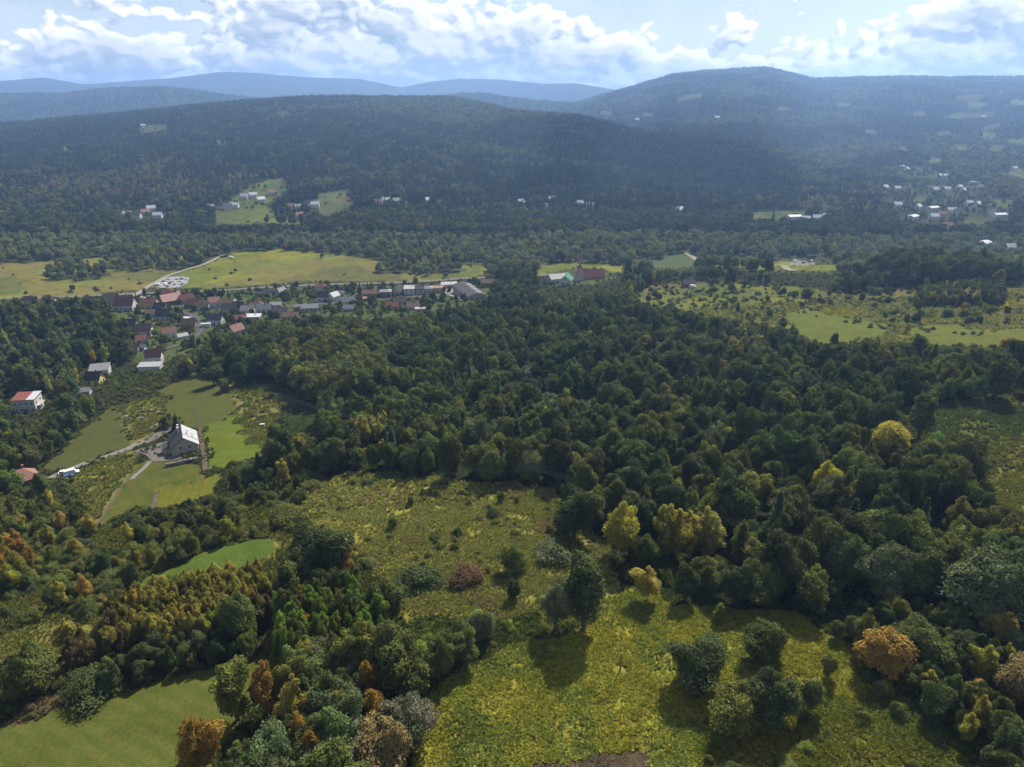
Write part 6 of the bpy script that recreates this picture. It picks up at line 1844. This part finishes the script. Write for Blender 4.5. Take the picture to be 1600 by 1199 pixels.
# trees one can point at: px, py of the foot, height, width factor, kind, tone, label
HERO = [
    (912, 982, 15.5, .95, 'tall', 'dark', 'tall dark tree with a long shadow, at the top of the yellow meadow'),
    (868, 984, 10.5, .80, 'tall', 'grey', 'grey-green tree leaning against the tall dark tree above the yellow meadow'),
    (896, 842, 12.5, 1.05, 'round', 'dark', 'big round dark tree at the right end of the scrubby meadow'),
    (966, 872, 14.5, 1.1, 'birch', 'yellow', 'lone yellow-green birch left of the golden birch clump'),
    (1040, 868, 13.5, 1.1, 'birch', 'yellow', 'leftmost yellow birch of the golden clump in the middle right'),
    (1056, 872, 13.0, 1.0, 'birch', 'yellow', 'second yellow birch of the golden clump in the middle right'),
    (1076, 874, 12.5, 1.0, 'birch', 'golden', 'third birch of the golden clump in the middle right'),
    (1098, 872, 13.0, 1.1, 'birch', 'golden', 'rightmost birch of the golden clump in the middle right'),
    (1010, 938, 8.5, 1.15, 'birch', 'golden', 'small golden-brown tree below the golden birch clump'),
    (1070, 938, 8.5, 1.0, 'tall', 'dark', 'dark cone-shaped tree at the upper right edge of the yellow meadow'),
    (1112, 930, 7.0, 1.1, 'round', 'dark', 'low dark tree between the two dark cones above the meadow'),
    (1148, 945, 9.0, 1.1, 'tall', 'dark', 'dark tree behind the bright green sapling'),
    (1150, 885, 11.5, .8, 'aspen', 'green', 'tall green pillar-shaped tree right of the golden clump'),
    (1122, 972, 4.6, 1.2, 'aspen', 'light', 'bright green sapling at the top edge of the yellow meadow'),
    (1085, 1072, 9.0, 1.35, 'round', 'dark', 'big dark tree on the right side of the yellow meadow'),
    (1150, 1130, 8.0, 1.3, 'willow', 'olive', 'olive shrubby tree below the big dark tree in the meadow'),
    (1190, 1030, 7.8, 1.25, 'round', 'dark', 'dark tree in the middle of the right meadow'),
    (1206, 1128, 9.5, 1.0, 'round', 'dark', 'taller dark tree right of the olive shrubby tree'),
    (1262, 1112, 6.5, 1.0, 'tall', 'green', 'small green tree at the brambly meadow edge'),
    (1292, 1060, 5.0, .9, 'tall', 'olive', 'small olive sapling in the right meadow'),
    (1305, 1000, 4.2, 1.0, 'tall', 'green', 'young tree alone at the upper right of the meadow'),
    (1380, 1052, 8.5, 1.25, 'round', 'orange', 'round bright orange tree on the right below the wood'),
    (1424, 1040, 9.0, 1.2, 'round', 'dark', 'dark round tree touching the orange tree'),
    (1545, 965, 15.5, 1.15, 'willow', 'grey', 'huge grey-green tree on the right edge of the wood'),
    (1372, 935, 12.5, 1.0, 'willow', 'grey', 'pale grey-green tree in front of the dark wood, left of the cables'),
    (1530, 1070, 8.0, 1.1, 'birch', 'yellow', 'yellow-green birch near the lower right corner'),
    (1556, 1010, 8.0, 1.3, 'birch', 'golden', 'golden birch on the right edge below the huge grey tree'),
    (1590, 1110, 9.0, 1.2, 'round', 'brown', 'reddish-brown tree at the lower right edge'),
    (52, 1078, 8.5, 1.25, 'round', 'dark', 'round dark tree alone at the lower left edge'),
    (145, 1040, 6.5, 1.1, 'birch', 'brown', 'russet birch between the lone dark tree and the birch grove'),
    (142, 1085, 4.5, 1.3, 'bush', 'dark', 'dark bush at the corner of the lower left mown field'),
    (420, 1118, 11.0, .9, 'birch', 'orange', 'orange birch at the right corner of the lower left mown field'),
    (466, 1135, 11.0, .9, 'birch', 'golden', 'golden birch right of the orange birch in the lower left wood'),
    (318, 1210, 11.0, 1.0, 'birch', 'orange', 'rusty orange birch at the bottom edge left of centre'),
    (372, 1125, 11.5, 1.0, 'tall', 'green', 'green tree at the edge of the lower left mown field'),
    (590, 1150, 10.0, 1.0, 'birch', 'orange', 'round orange birch left of the yellow meadow, near the bottom'),
    (600, 1215, 10.0, 1.25, 'round', 'brown', 'brownish oak at the bottom edge left of the yellow meadow'),
    (625, 1085, 12.5, 1.0, 'round', 'dark', 'very dark tree shading the left edge of the yellow meadow'),
    (500, 905, 13.0, 1.15, 'round', 'dark', 'large dark tree above the light green aspens'),
    (540, 898, 9.0, .9, 'birch', 'orange', 'orange-topped birch right of the large dark tree'),
    (755, 1000, 6.5, .9, 'willow', 'grey', 'thin grey tree at the upper left edge of the yellow meadow'),
    (802, 938, 4.5, 1.0, 'tall', 'dark', 'small dark conical tree in the lower scrubby meadow'),
    (805, 895, 6.5, 1.1, 'willow', 'green', 'green tree in the middle of the lower scrubby meadow'),
    (727, 908, 3.4, 1.5, 'bush', 'red', 'reddish-brown bush in the lower scrubby meadow'),
    (658, 912, 3.6, 1.9, 'bush', 'dark', 'wide dark bush left of the reddish bush'),
    (865, 870, 4.6, 1.3, 'bush', 'grey', 'grey bush below the big round dark tree'),
    (358, 845, 7.5, .95, 'birch', 'yellow', 'yellow birch at the upper edge of the small green field'),
    (450, 815, 4.8, 1.4, 'bush', 'olive', 'broad olive bush above the small green field'),
    (278, 672, 9.0, 1.15, 'spruce', 'blue', 'dark spruce right behind the metal-roofed house'),
    (262, 668, 5.5, 1.3, 'round', 'dark', 'dark tree left of the spruce behind the metal-roofed house'),
    (334, 602, 9.5, 1.2, 'round', 'dark', 'dark tree throwing a long shadow on the curved hay field'),
    (350, 612, 6.5, 1.1, 'round', 'olive', 'olive tree at the right edge of the curved hay field'),
    (1258, 472, 8.5, 1.15, 'round', 'dark', 'round dark tree standing free on the plateau pasture'),
    (1364, 466, 7.5, 1.2, 'willow', 'grey', 'pale round tree standing free behind the plateau pasture'),
    (1302, 545, 7.5, .9, 'tall', 'dark', 'dark pointed tree below the plateau pasture'),
    (1432, 556, 9.0, 1.1, 'tall', 'dark', 'dark upright tree on the lower plateau meadow'),
    (1072, 470, 7.0, .8, 'birch', 'orange', 'orange birch beside the dark cabin'),
    (1446, 452, 7.5, 1.2, 'birch', 'golden', 'golden tree at the left end of the long plateau grove'),
    (1574, 552, 6.5, 1.2, 'round', 'orange', 'orange bush-like tree on the right edge of the plateau'),
    (1385, 720, 11.5, 1.15, 'round', 'yellow', 'broad yellow-green tree in the wood right of centre'),
    (570, 700, 12.0, 1.0, 'birch', 'golden', 'golden birch clump leader in the wood left of centre'),
    (680, 690, 9.0, .9, 'birch', 'yellow', 'small yellow birch in the wood left of centre'),
    (745, 705, 12.0, 1.1, 'willow', 'grey', 'silvery willow at the upper edge of the scrubby meadow'),
    (228, 470, 9.5, .6, 'tall', 'dark', 'thin dark poplar beside the valley track'),
    (240, 423, 9.0, 1.0, 'birch', 'yellow', 'yellow-green tree in the valley field behind the village'),
    (445, 762, 9.5, 1.0, 'birch', 'golden', 'golden birch in the hedge right of the lawn'),
    (470, 715, 9.0, 1.1, 'birch', 'golden', 'golden-brown tree below the shaded wood edge'),
]
N_EXB = len(EXCL)
HERO = [(px, py, h * (1.2 if k != 'spruce' else 1.0), wf * (1.05 if k != 'spruce' else 1.5), k, tone, lab) for (px, py, h, wf, k, tone, lab) in HERO]
tall_i = {k: i for i, k in enumerate(KINDS)}
for (px, py, h, wf, k, tone, lab) in HERO:
    p = at(px, py)
    EXCL.append((p.x, p.y, h * .30 * wf))
# a long tree in the scatter must not hide the small buildings
x_, y_ = PL['x'], PL['y']
bad = np.zeros(len(x_), bool)
for ex, ey, er in EXCL:
    bad |= (np.abs(x_ - ex) < er) & (np.abs(y_ - ey) < er) & (np.hypot(x_ - ex, y_ - ey) < er)
# roads stay clear
for nm in ('driveway', 'paved_yard', 'path', 'dirt_track', 'footpath', 'valley_road', 'gravel_yard', 'railway_bed', 'village_street', 'sandy_yard', 'field_track'):
    for o in list(bpy.data.objects):
        if o.name.split('.')[0] == nm:
            co = np.array([v.co[:2] for v in o.data.vertices])
            lo, hi = co.min(0) - 4, co.max(0) + 4
            cand = np.flatnonzero((x_ > lo[0]) & (x_ < hi[0]) & (y_ > lo[1]) & (y_ < hi[1]))
            if len(cand):
                d = np.min(np.hypot(x_[cand][:, None] - co[None, :, 0], y_[cand][:, None] - co[None, :, 1]), axis=1)
                bad[cand[d < 2.6]] = True
PL = {k: v[~bad] for k, v in PL.items()}
# nothing tall is planted right in front of the trees one can point at
tpx, tpy = project(PL['x'], PL['y'], PL['z'] + PL['h'] * 8)
front = np.zeros(len(tpx), bool)
for (px, py, h, wf, k, tone, lab) in HERO:
    p = at(px, py)
    ax, ay = project(p.x, p.y, p.z + h)
    wpx = FPX * h * .22 * wf / p.length
    front |= (np.abs(tpx - px) < wpx) & (tpy > ay + .1 * (py - ay)) & (tpy < py - .12 * (py - ay)) & (PL['y'] < p.y - 1)
front &= PL['h'] > .28
nf = int(front.sum())
PL['k'] = np.where(front, KINDS.index('bush'), PL['k']); PL['h'] = np.where(front, PL['h'] * .22, PL['h']); PL['w'] = np.where(front, PL['w'] * .26, PL['w'])
PL['tone'] = np.where(front, TONES.index('olive'), PL['tone'])

# ---- which plants stand as individuals: the largest in view of each kind
dist = np.sqrt(PL['x'] ** 2 + PL['y'] ** 2 + (PL['z'] - CAM_Z) ** 2)
ppx, ppy = project(PL['x'], PL['y'], PL['z'] + PL['h'] * 5)
app = PL['h'] * 10 / dist
inframe = (ppx > -10) & (ppx < 1610) & (ppy < 1205)
indiv = np.zeros(len(dist), bool)
for names, cap in ((('round', 'tall'), 290), (('willow',), 150), (('birch',), 230), (('aspen',), 90), (('spruce',), 50), (('bush',), 290)):
    m = np.isin(PL['k'], [tall_i[n] for n in names]) & inframe & (dist < 420)
    idx = np.flatnonzero(m)
    indiv[idx[np.argsort(-app[idx])][:cap]] = True

# places to describe a plant by: pixel of the place, words
MARKS = [(960, 1110, 'the yellow meadow'), (705, 830, 'the scrubby meadow'), (140, 1140, 'the lower left mown field'), (320, 930, 'the golden birch grove'),
         (330, 872, 'the small green field'), (285, 690, 'the metal-roofed house'), (240, 775, 'the lawn'), (130, 690, 'the hay field'), (365, 700, 'the bright green crop'),
         (300, 630, 'the curved hay field'), (110, 745, 'the parked cars'), (47, 632, 'the tall white house'), (1380, 1020, 'the orange tree'), (1540, 930, 'the huge grey-green tree'),
         (1070, 830, 'the golden birch clump'), (895, 805, 'the big round dark tree'), (520, 960, 'the light green aspens'), (1570, 740, 'the right edge meadow'), (1290, 885, 'the pole in the dark wood'),
         (20, 870, 'the orange birches'), (570, 690, 'the leading golden birch'), (440, 640, 'the concrete pole'), (745, 690, 'the silvery willow'), (1280, 510, 'the plateau pasture'),
         (1190, 1010, 'the dark meadow tree'), (60, 980, 'the left weedy strip'), (500, 1120, 'the lower left wood'), (1385, 690, 'the broad yellow-green tree'), (620, 1050, 'the very dark tree'), (1480, 1130, 'the brambles')]
mk = np.array([m[:2] for m in MARKS], float)


def relation(px, py):
    d = np.hypot(mk[:, 0] - px, (mk[:, 1] - py) * 1.4)
    i = int(np.argmin(d))
    dx, dy = px - mk[i, 0], (py - mk[i, 1]) * 1.4
    if abs(dx) > abs(dy):
        w = 'left of' if dx < 0 else 'right of'
    else:
        w = 'behind' if dy < 0 else 'in front of'
    return w, MARKS[i][2], d[i]


def add_tree(kind, var, lod, loc, h, w, rot, tint, label, group):
    nm, _, cat = SPEC[kind]
    o = empty(nm, loc, rot)
    tag(o, label, cat, group)
    o.scale = (w, w, h)
    c = obj('crown', CROWN[kind, var % NVAR[kind], lod], o)
    c['tint'] = [float(q) for q in tint]
    obj('trunk', TRUNK[kind, var % 2], o)
    return o


GROUPS = {'broadleaf_tree': 'broadleaf trees of the slope', 'willow_tree': 'willows of the slope', 'birch_tree': 'birches of the slope', 'aspen_tree': 'aspens', 'spruce_tree': 'spruces', 'pine_tree': 'pines', 'shrub': 'shrubs of the meadows'}
for q, (px, py, h, wf, k, tone, lab) in enumerate(HERO):
    p = at(px, py)
    c = np.array(TINTS[tone][q % len(TINTS[tone])]) * random.uniform(.95, 1.1)
    add_tree(k, q, 0 if p.length < 300 else 1, (p.x, p.y, p.z - .1), h / 10, h / 10 * wf * (1.2 if k == 'bush' else 1), random.uniform(0, 6.28), c, lab, GROUPS[SPEC[k][0]])

ids = np.flatnonzero(indiv)
buckets = {}
for i in ids:
    k = KINDS[PL['k'][i]]; tone = TONES[PL['tone'][i]]
    w, mname, d = relation(ppx[i], ppy[i])
    key = (TWORD[tone], SPEC[k][1], w, mname)
    buckets.setdefault(key, []).append((d, i))


def ordinal(n):
    if n <= len(ORD):
        return ORD[n - 1]
    s = {1: 'st', 2: 'nd', 3: 'rd'}.get(n % 10 if n % 100 not in (11, 12, 13) else 0, 'th')
    return f'{n}{s}'


for key, lst in buckets.items():
    lst.sort()
    for n_, (d, i) in enumerate(lst):
        k = KINDS[PL['k'][i]]
        if len(lst) == 1:
            lab = f'{key[0]} {key[1]} {key[2]} {key[3]}'
        else:
            lab = f'{key[0]} {key[1]}, {ordinal(n_ + 1)} out {key[2]} {key[3]}' if n_ else f'{key[0]} {key[1]}, nearest {key[2]} {key[3]}'
        add_tree(k, int(PL['v'][i]), 0 if dist[i] < 260 else 1, (PL['x'][i], PL['y'][i], PL['z'][i] - .1), PL['h'][i], PL['w'][i], PL['rot'][i], PL['c'][i], lab, GROUPS[SPEC[k][0]])


# ---- the woods beyond counting
def proto_collection(name, meshes):
    c = bpy.data.collections.new(name)
    for i, me in enumerate(meshes):
        c.objects.link(bpy.data.objects.new('%s_%03d' % (name, i), me))
    return c


def instancer(name, pts, rot, scl, idx, tint, coll, label):
    me = bpy.data.meshes.new(name)
    me.vertices.add(len(pts))
    me.vertices.foreach_set('co', np.asarray(pts, np.float32).ravel())
    for nm, typ, key, arr in (('rot', 'FLOAT_VECTOR', 'vector', rot), ('scl', 'FLOAT_VECTOR', 'vector', scl), ('idx', 'INT', 'value', idx)):
        a = me.attributes.new(nm, typ, 'POINT')
        a.data.foreach_set(key, np.asarray(arr, np.int32 if typ == 'INT' else np.float32).ravel())
    a = me.attributes.new('tint', 'FLOAT_COLOR', 'POINT')
    a.data.foreach_set('color', np.c_[tint, np.ones(len(tint))].astype(np.float32).ravel())
    o = obj(name, me)
    tag(o, label, kind='stuff')
    g = bpy.data.node_groups.new(name + '_planting', 'GeometryNodeTree')
    g.interface.new_socket('Geometry', in_out='INPUT', socket_type='NodeSocketGeometry')
    g.interface.new_socket('Geometry', in_out='OUTPUT', socket_type='NodeSocketGeometry')
    N = g.nodes.new
    gi, go = N('NodeGroupInput'), N('NodeGroupOutput')
    ci = N('GeometryNodeCollectionInfo')
    ci.inputs['Collection'].default_value = coll
    ci.inputs['Separate Children'].default_value = True
    ci.inputs['Reset Children'].default_value = True
    ip = N('GeometryNodeInstanceOnPoints')
    ip.inputs['Pick Instance'].default_value = True

    def named(nm, t):
        q = N('GeometryNodeInputNamedAttribute')
        q.data_type = t
        q.inputs['Name'].default_value = nm
        return q.outputs[0]
    e2r = N('FunctionNodeEulerToRotation')
    L = g.links.new
    L(gi.outputs[0], ip.inputs['Points'])
    L(ci.outputs[0], ip.inputs['Instance'])
    L(named('idx', 'INT'), ip.inputs['Instance Index'])
    L(named('rot', 'FLOAT_VECTOR'), e2r.inputs[0])
    L(e2r.outputs[0], ip.inputs['Rotation'])
    L(named('scl', 'FLOAT_VECTOR'), ip.inputs['Scale'])
    L(ip.outputs[0], go.inputs[0])
    md = o.modifiers.new('planting', 'NODES')
    md.node_group = g
    return o


rest = ~indiv


def wood(name, sel, lod, label):
    s = np.flatnonzero(sel & rest)
    if not len(s):
        return
    meshes, start = [], {}
    for k in KINDS:
        start[k] = len(meshes)
        meshes += [CROWN[k, v, lod] for v in range(NVAR[k])]
    coll = proto_collection(name + '_crowns', meshes)
    st = np.array([start[k] for k in KINDS]); nv = np.array([NVAR[k] for k in KINDS])
    idx = st[PL['k'][s]] + PL['v'][s] % nv[PL['k'][s]]
    rot = np.c_[RNG.normal(0, .03, len(s)), RNG.normal(0, .03, len(s)), PL['rot'][s]]
    scl = np.c_[PL['w'][s], PL['w'][s], PL['h'][s]]
    instancer(name, np.c_[PL['x'][s], PL['y'][s], PL['z'][s] - .2], rot, scl, idx, PL['c'][s], coll, label)


Y_ = PL['y']
wood('near_woodland', Y_ < 300, 0, 'dense dark broadleaf wood on the slope below the viewer')
wood('slope_woodland', (Y_ >= 300) & (Y_ < 660), 1, 'broadleaf wood and scrub running down to the village')
wood('valley_woodland', (Y_ >= 660) & (Y_ < 990), 1, 'grey-green riverside wood along the valley floor')
wood('hill_forest', (Y_ >= 990) & (Y_ < 3000), 2, 'mixed forest covering the hill across the valley')
wood('far_forest', Y_ >= 3000, 2, 'distant forest on the hills behind')

# ---- herbs and tall grass of the open ground
def tuft_mesh(seed, blades, leafy):
    rng = np.random.default_rng(seed)
    V, F = [], []
    for i in range(blades):
        a = rng.uniform(0, 6.28); r_ = rng.uniform(0, .42)
        b = np.array([math.cos(a) * r_, math.sin(a) * r_, 0])
        a2 = a + rng.normal(0, .7)
        lean = rng.uniform(.1, .5)
        h = rng.uniform(.6, 1.1)
        tip = b + np.array([math.cos(a2) * lean, math.sin(a2) * lean, h])
        s = np.array([-math.sin(a2), math.cos(a2), 0]) * rng.uniform(.07, .16) * leafy
        mid = (b + tip) / 2 + np.array([0, 0, .12])
        k = len(V)
        V += [b - s * .4, b + s * .4, mid + s, tip + s * .3, tip - s * .3, mid - s]
        F += [(k, k + 1, k + 2, k + 5), (k + 5, k + 2, k + 3, k + 4)]
    return crown_mesh('tuft', np.array(V), F, M_weed)


TUFTS = [tuft_mesh(s, 15, 1.5) for s in range(4)] + [tuft_mesh(10 + s, 18, .75) for s in range(2)]
TUFT_TINT = {'goldenrod': [(.155, .150, .022), (.175, .158, .022), (.125, .140, .022), (.100, .115, .024)], 'scrub': [(.118, .116, .032), (.145, .128, .044), (.098, .110, .026), (.130, .138, .024), (.112, .094, .038)],
             'weeds': [(.125, .125, .028), (.145, .138, .026), (.115, .100, .034), (.095, .112, .026)], 'brambles': [(.115, .130, .024), (.135, .138, .024), (.15, .14, .026)],
             'fallow': [(.085, .062, .034), (.10, .080, .036)], 'scrubwood': [(.095, .100, .024), (.12, .115, .026), (.075, .085, .024)], 'plateau': [(.115, .115, .030), (.14, .125, .036), (.09, .10, .026)],
             'forest': [(.05, .062, .02), (.07, .08, .022)], 'aspen': [(.05, .065, .02)], 'mixed': [(.055, .065, .02)], 'birchgrove': [(.09, .085, .025)], 'brownbirch': [(.10, .09, .03)], 'darkedge': [(.06, .06, .02)], 'autumn': [(.08, .08, .025)], 'oakwood': [(.05, .06, .02)], 'thicket': [(.075, .095, .022), (.10, .115, .022)], 'glade': [(.06, .075, .022)], 'earth': [(.10, .075, .045)], 'greenedge': [(.07, .09, .022)], 'goldenrod_far': [(.20, .185, .024)]}
TUFT_H = {'goldenrod': .68, 'scrub': .95, 'weeds': .85, 'brambles': .85, 'fallow': .6, 'scrubwood': 1.2, 'plateau': 1.0, 'forest': .8, 'aspen': .9, 'mixed': .9, 'birchgrove': .9, 'brownbirch': .9, 'darkedge': .8, 'autumn': .9, 'oakwood': .8, 'thicket': 1.0, 'glade': .6, 'earth': .35, 'greenedge': 1.0, 'goldenrod_far': .8}


def herbs():
    P, S, RT, I, C = [], [], [], [], []
    for y0, y1, sp, f in ((55, 175, .47, .66), (175, 300, .95, 1.05), (300, 470, 2.0, 1.6)):
        X, Y = np.meshgrid(np.arange(-y1 * .95 - 10, y1 * .95 + 20, sp), np.arange(y0, y1, sp))
        X = X.ravel() + RNG.uniform(-.5, .5, X.size) * sp; Y = Y.ravel() + RNG.uniform(-.5, .5, Y.size) * sp
        m = np.abs(X) < Y * .80 + 22
        X, Y = X[m], Y[m]
        Z = height(X, Y)
        px, py = project(X, Y, Z)
        m = (px > -30) & (px < 1630) & (py < 1240)
        X, Y, Z = X[m], Y[m], Z[m]
        T = cover(X, Y, 7.0)
        for t, tints in TUFT_TINT.items():
            s = np.flatnonzero(T == TID[t])
            if not len(s):
                continue
            gap = fbm(X[s] / 5.0, Y[s] / 5.0, 71, 2)
            dens_ = {'scrub': .55, 'plateau': .5, 'weeds': .5, 'scrubwood': .52, 'earth': .40, 'fallow': .5, 'forest': .3, 'oakwood': .25}.get(t, .70)
            s = s[RNG.random(len(s)) < np.clip(dens_ + (gap - .5) * 2.0 + .2, .05, 1)]
            tt = np.array(tints)
            mixn = np.clip((fbm(X[s] / 9.0, Y[s] / 9.0, 81, 3) - .5) * 2.6 + .5 + RNG.normal(0, .22, len(s)), 0, .999)
            c = (1.95 if t in ('scrub', 'plateau') else 1.35 if t in ('weeds',) else 1.75 if t == 'goldenrod' else 1.3) * tt[(mixn * len(tt)).astype(int)] * RNG.uniform(.88, 1.15, (len(s), 1))
            hgt = TUFT_H[t] * f * RNG.uniform(.55, 1.25, len(s)) * (.7 + .6 * fbm(X[s] / 4.0, Y[s] / 4.0, 91, 2))
            P.append(np.c_[X[s], Y[s], Z[s] - .03]); C.append(c)
            wd = f * RNG.uniform(.8, 1.4, len(s)) * (1.15 if t != 'fallow' else .8)
            S.append(np.c_[wd, wd, hgt])
            RT.append(np.c_[np.zeros(len(s)), np.zeros(len(s)), RNG.uniform(0, 6.28, len(s))])
            I.append(RNG.integers(0, 6, len(s)))
    P, S, RT, I, C = map(np.concatenate, (P, S, RT, I, C))
    bad = np.zeros(len(P), bool)
    for ex, ey, er in EXCL[:N_EXB]:
        if ey < 480:
            bad |= np.hypot(P[:, 0] - ex, P[:, 1] - ey) < min(er, 9)
    for o in list(bpy.data.objects):
        if o.name.split('.')[0] in ('driveway', 'paved_yard', 'path', 'dirt_track', 'footpath', 'lawn'):
            co = np.array([v.co[:2] for v in o.data.vertices])
            lo, hi = co.min(0) - 2, co.max(0) + 2
            cand = np.flatnonzero((P[:, 0] > lo[0]) & (P[:, 0] < hi[0]) & (P[:, 1] > lo[1]) & (P[:, 1] < hi[1]))
            if len(cand):
                d = np.min(np.hypot(P[cand, 0][:, None] - co[None, :, 0], P[cand, 1][:, None] - co[None, :, 1]), axis=1)
                bad[cand[d < 1.3]] = True
    k = ~bad
    print('TUFTS', k.sum())
    instancer('tall_herbs', P[k], RT[k], S[k], I[k], C[k], proto_collection('herb_tufts', TUFTS), 'tall weeds, goldenrod and rough grass covering the open ground')


herbs()

# ------------------------------------------------------------------ the air
def build_haze():
    m = bpy.data.materials.new('haze_air')
    m.use_nodes = True
    nt = NT(m.node_tree)
    v = nt.n('ShaderNodeVolumePrincipled')
    v.inputs['Color'].default_value = HAZE_COL
    v.inputs['Density'].default_value = HAZE_DENS
    v.inputs['Anisotropy'].default_value = HAZE_ANI
    o = nt.n('ShaderNodeOutputMaterial')
    nt.t.links.new(v.outputs[0], o.inputs['Volume'])
    zt = max(v_.co.z for v_ in ground.data.vertices) + 30
    zb = min(v_.co.z for v_ in ground.data.vertices) - 3
    h = MB().box(-10600, 10600, -10600, 10600, zb, zt).build('haze', m)
    tag(h, 'pale blue haze lying over the whole valley', kind='stuff')


def build_cloud(name, centre, rx, ry, rz, seed, label):
    """an unseen heap of cloud added above the picture to throw its shadow on the hill"""
    rng = np.random.default_rng(seed)
    iv, ifc = ico()
    V, F, base = [], [], 0
    for k in range(46):
        a, r0 = rng.uniform(0, 6.28), math.sqrt(rng.random())
        c = np.array([math.cos(a) * r0 * rx, math.sin(a) * r0 * ry, rng.uniform(-.3, .8) * rz * (1 - .6 * r0)])
        q = (rx + ry) * .5 * rng.uniform(.16, .34) * (1.1 - .45 * r0)
        V.append(iv * rng.uniform(.8, 1.15, (len(iv), 1)) * q * np.array([1, 1, .6]) + c)
        F += (ifc + base).tolist(); base += len(iv)
    me = mesh_from(name, np.vstack(V).tolist(), F, M_cloud, True)
    o = obj(name, me, None, centre)
    tag(o, label, kind='stuff')
    return o


M_cloud = simple_mat('shadow_cloud_white', (0.85, 0.86, 0.88), 1.0, 0.03, 0.004, spec=0.0)
pcl = at(985, 238)  # opaque cloud added out of view so that its shadow falls here
build_cloud('cloud', pcl + SUN_DIR * (1450.0 / SUN_DIR.z), 380, 520, 130, 3, 'unseen white cloud added above the view to shade the shoulder of the hill')

HAZE_COL = (0.34, 0.56, 1.0, 1.0)
HAZE_DENS = 0.000125
HAZE_ANI = 0.35
build_haze()
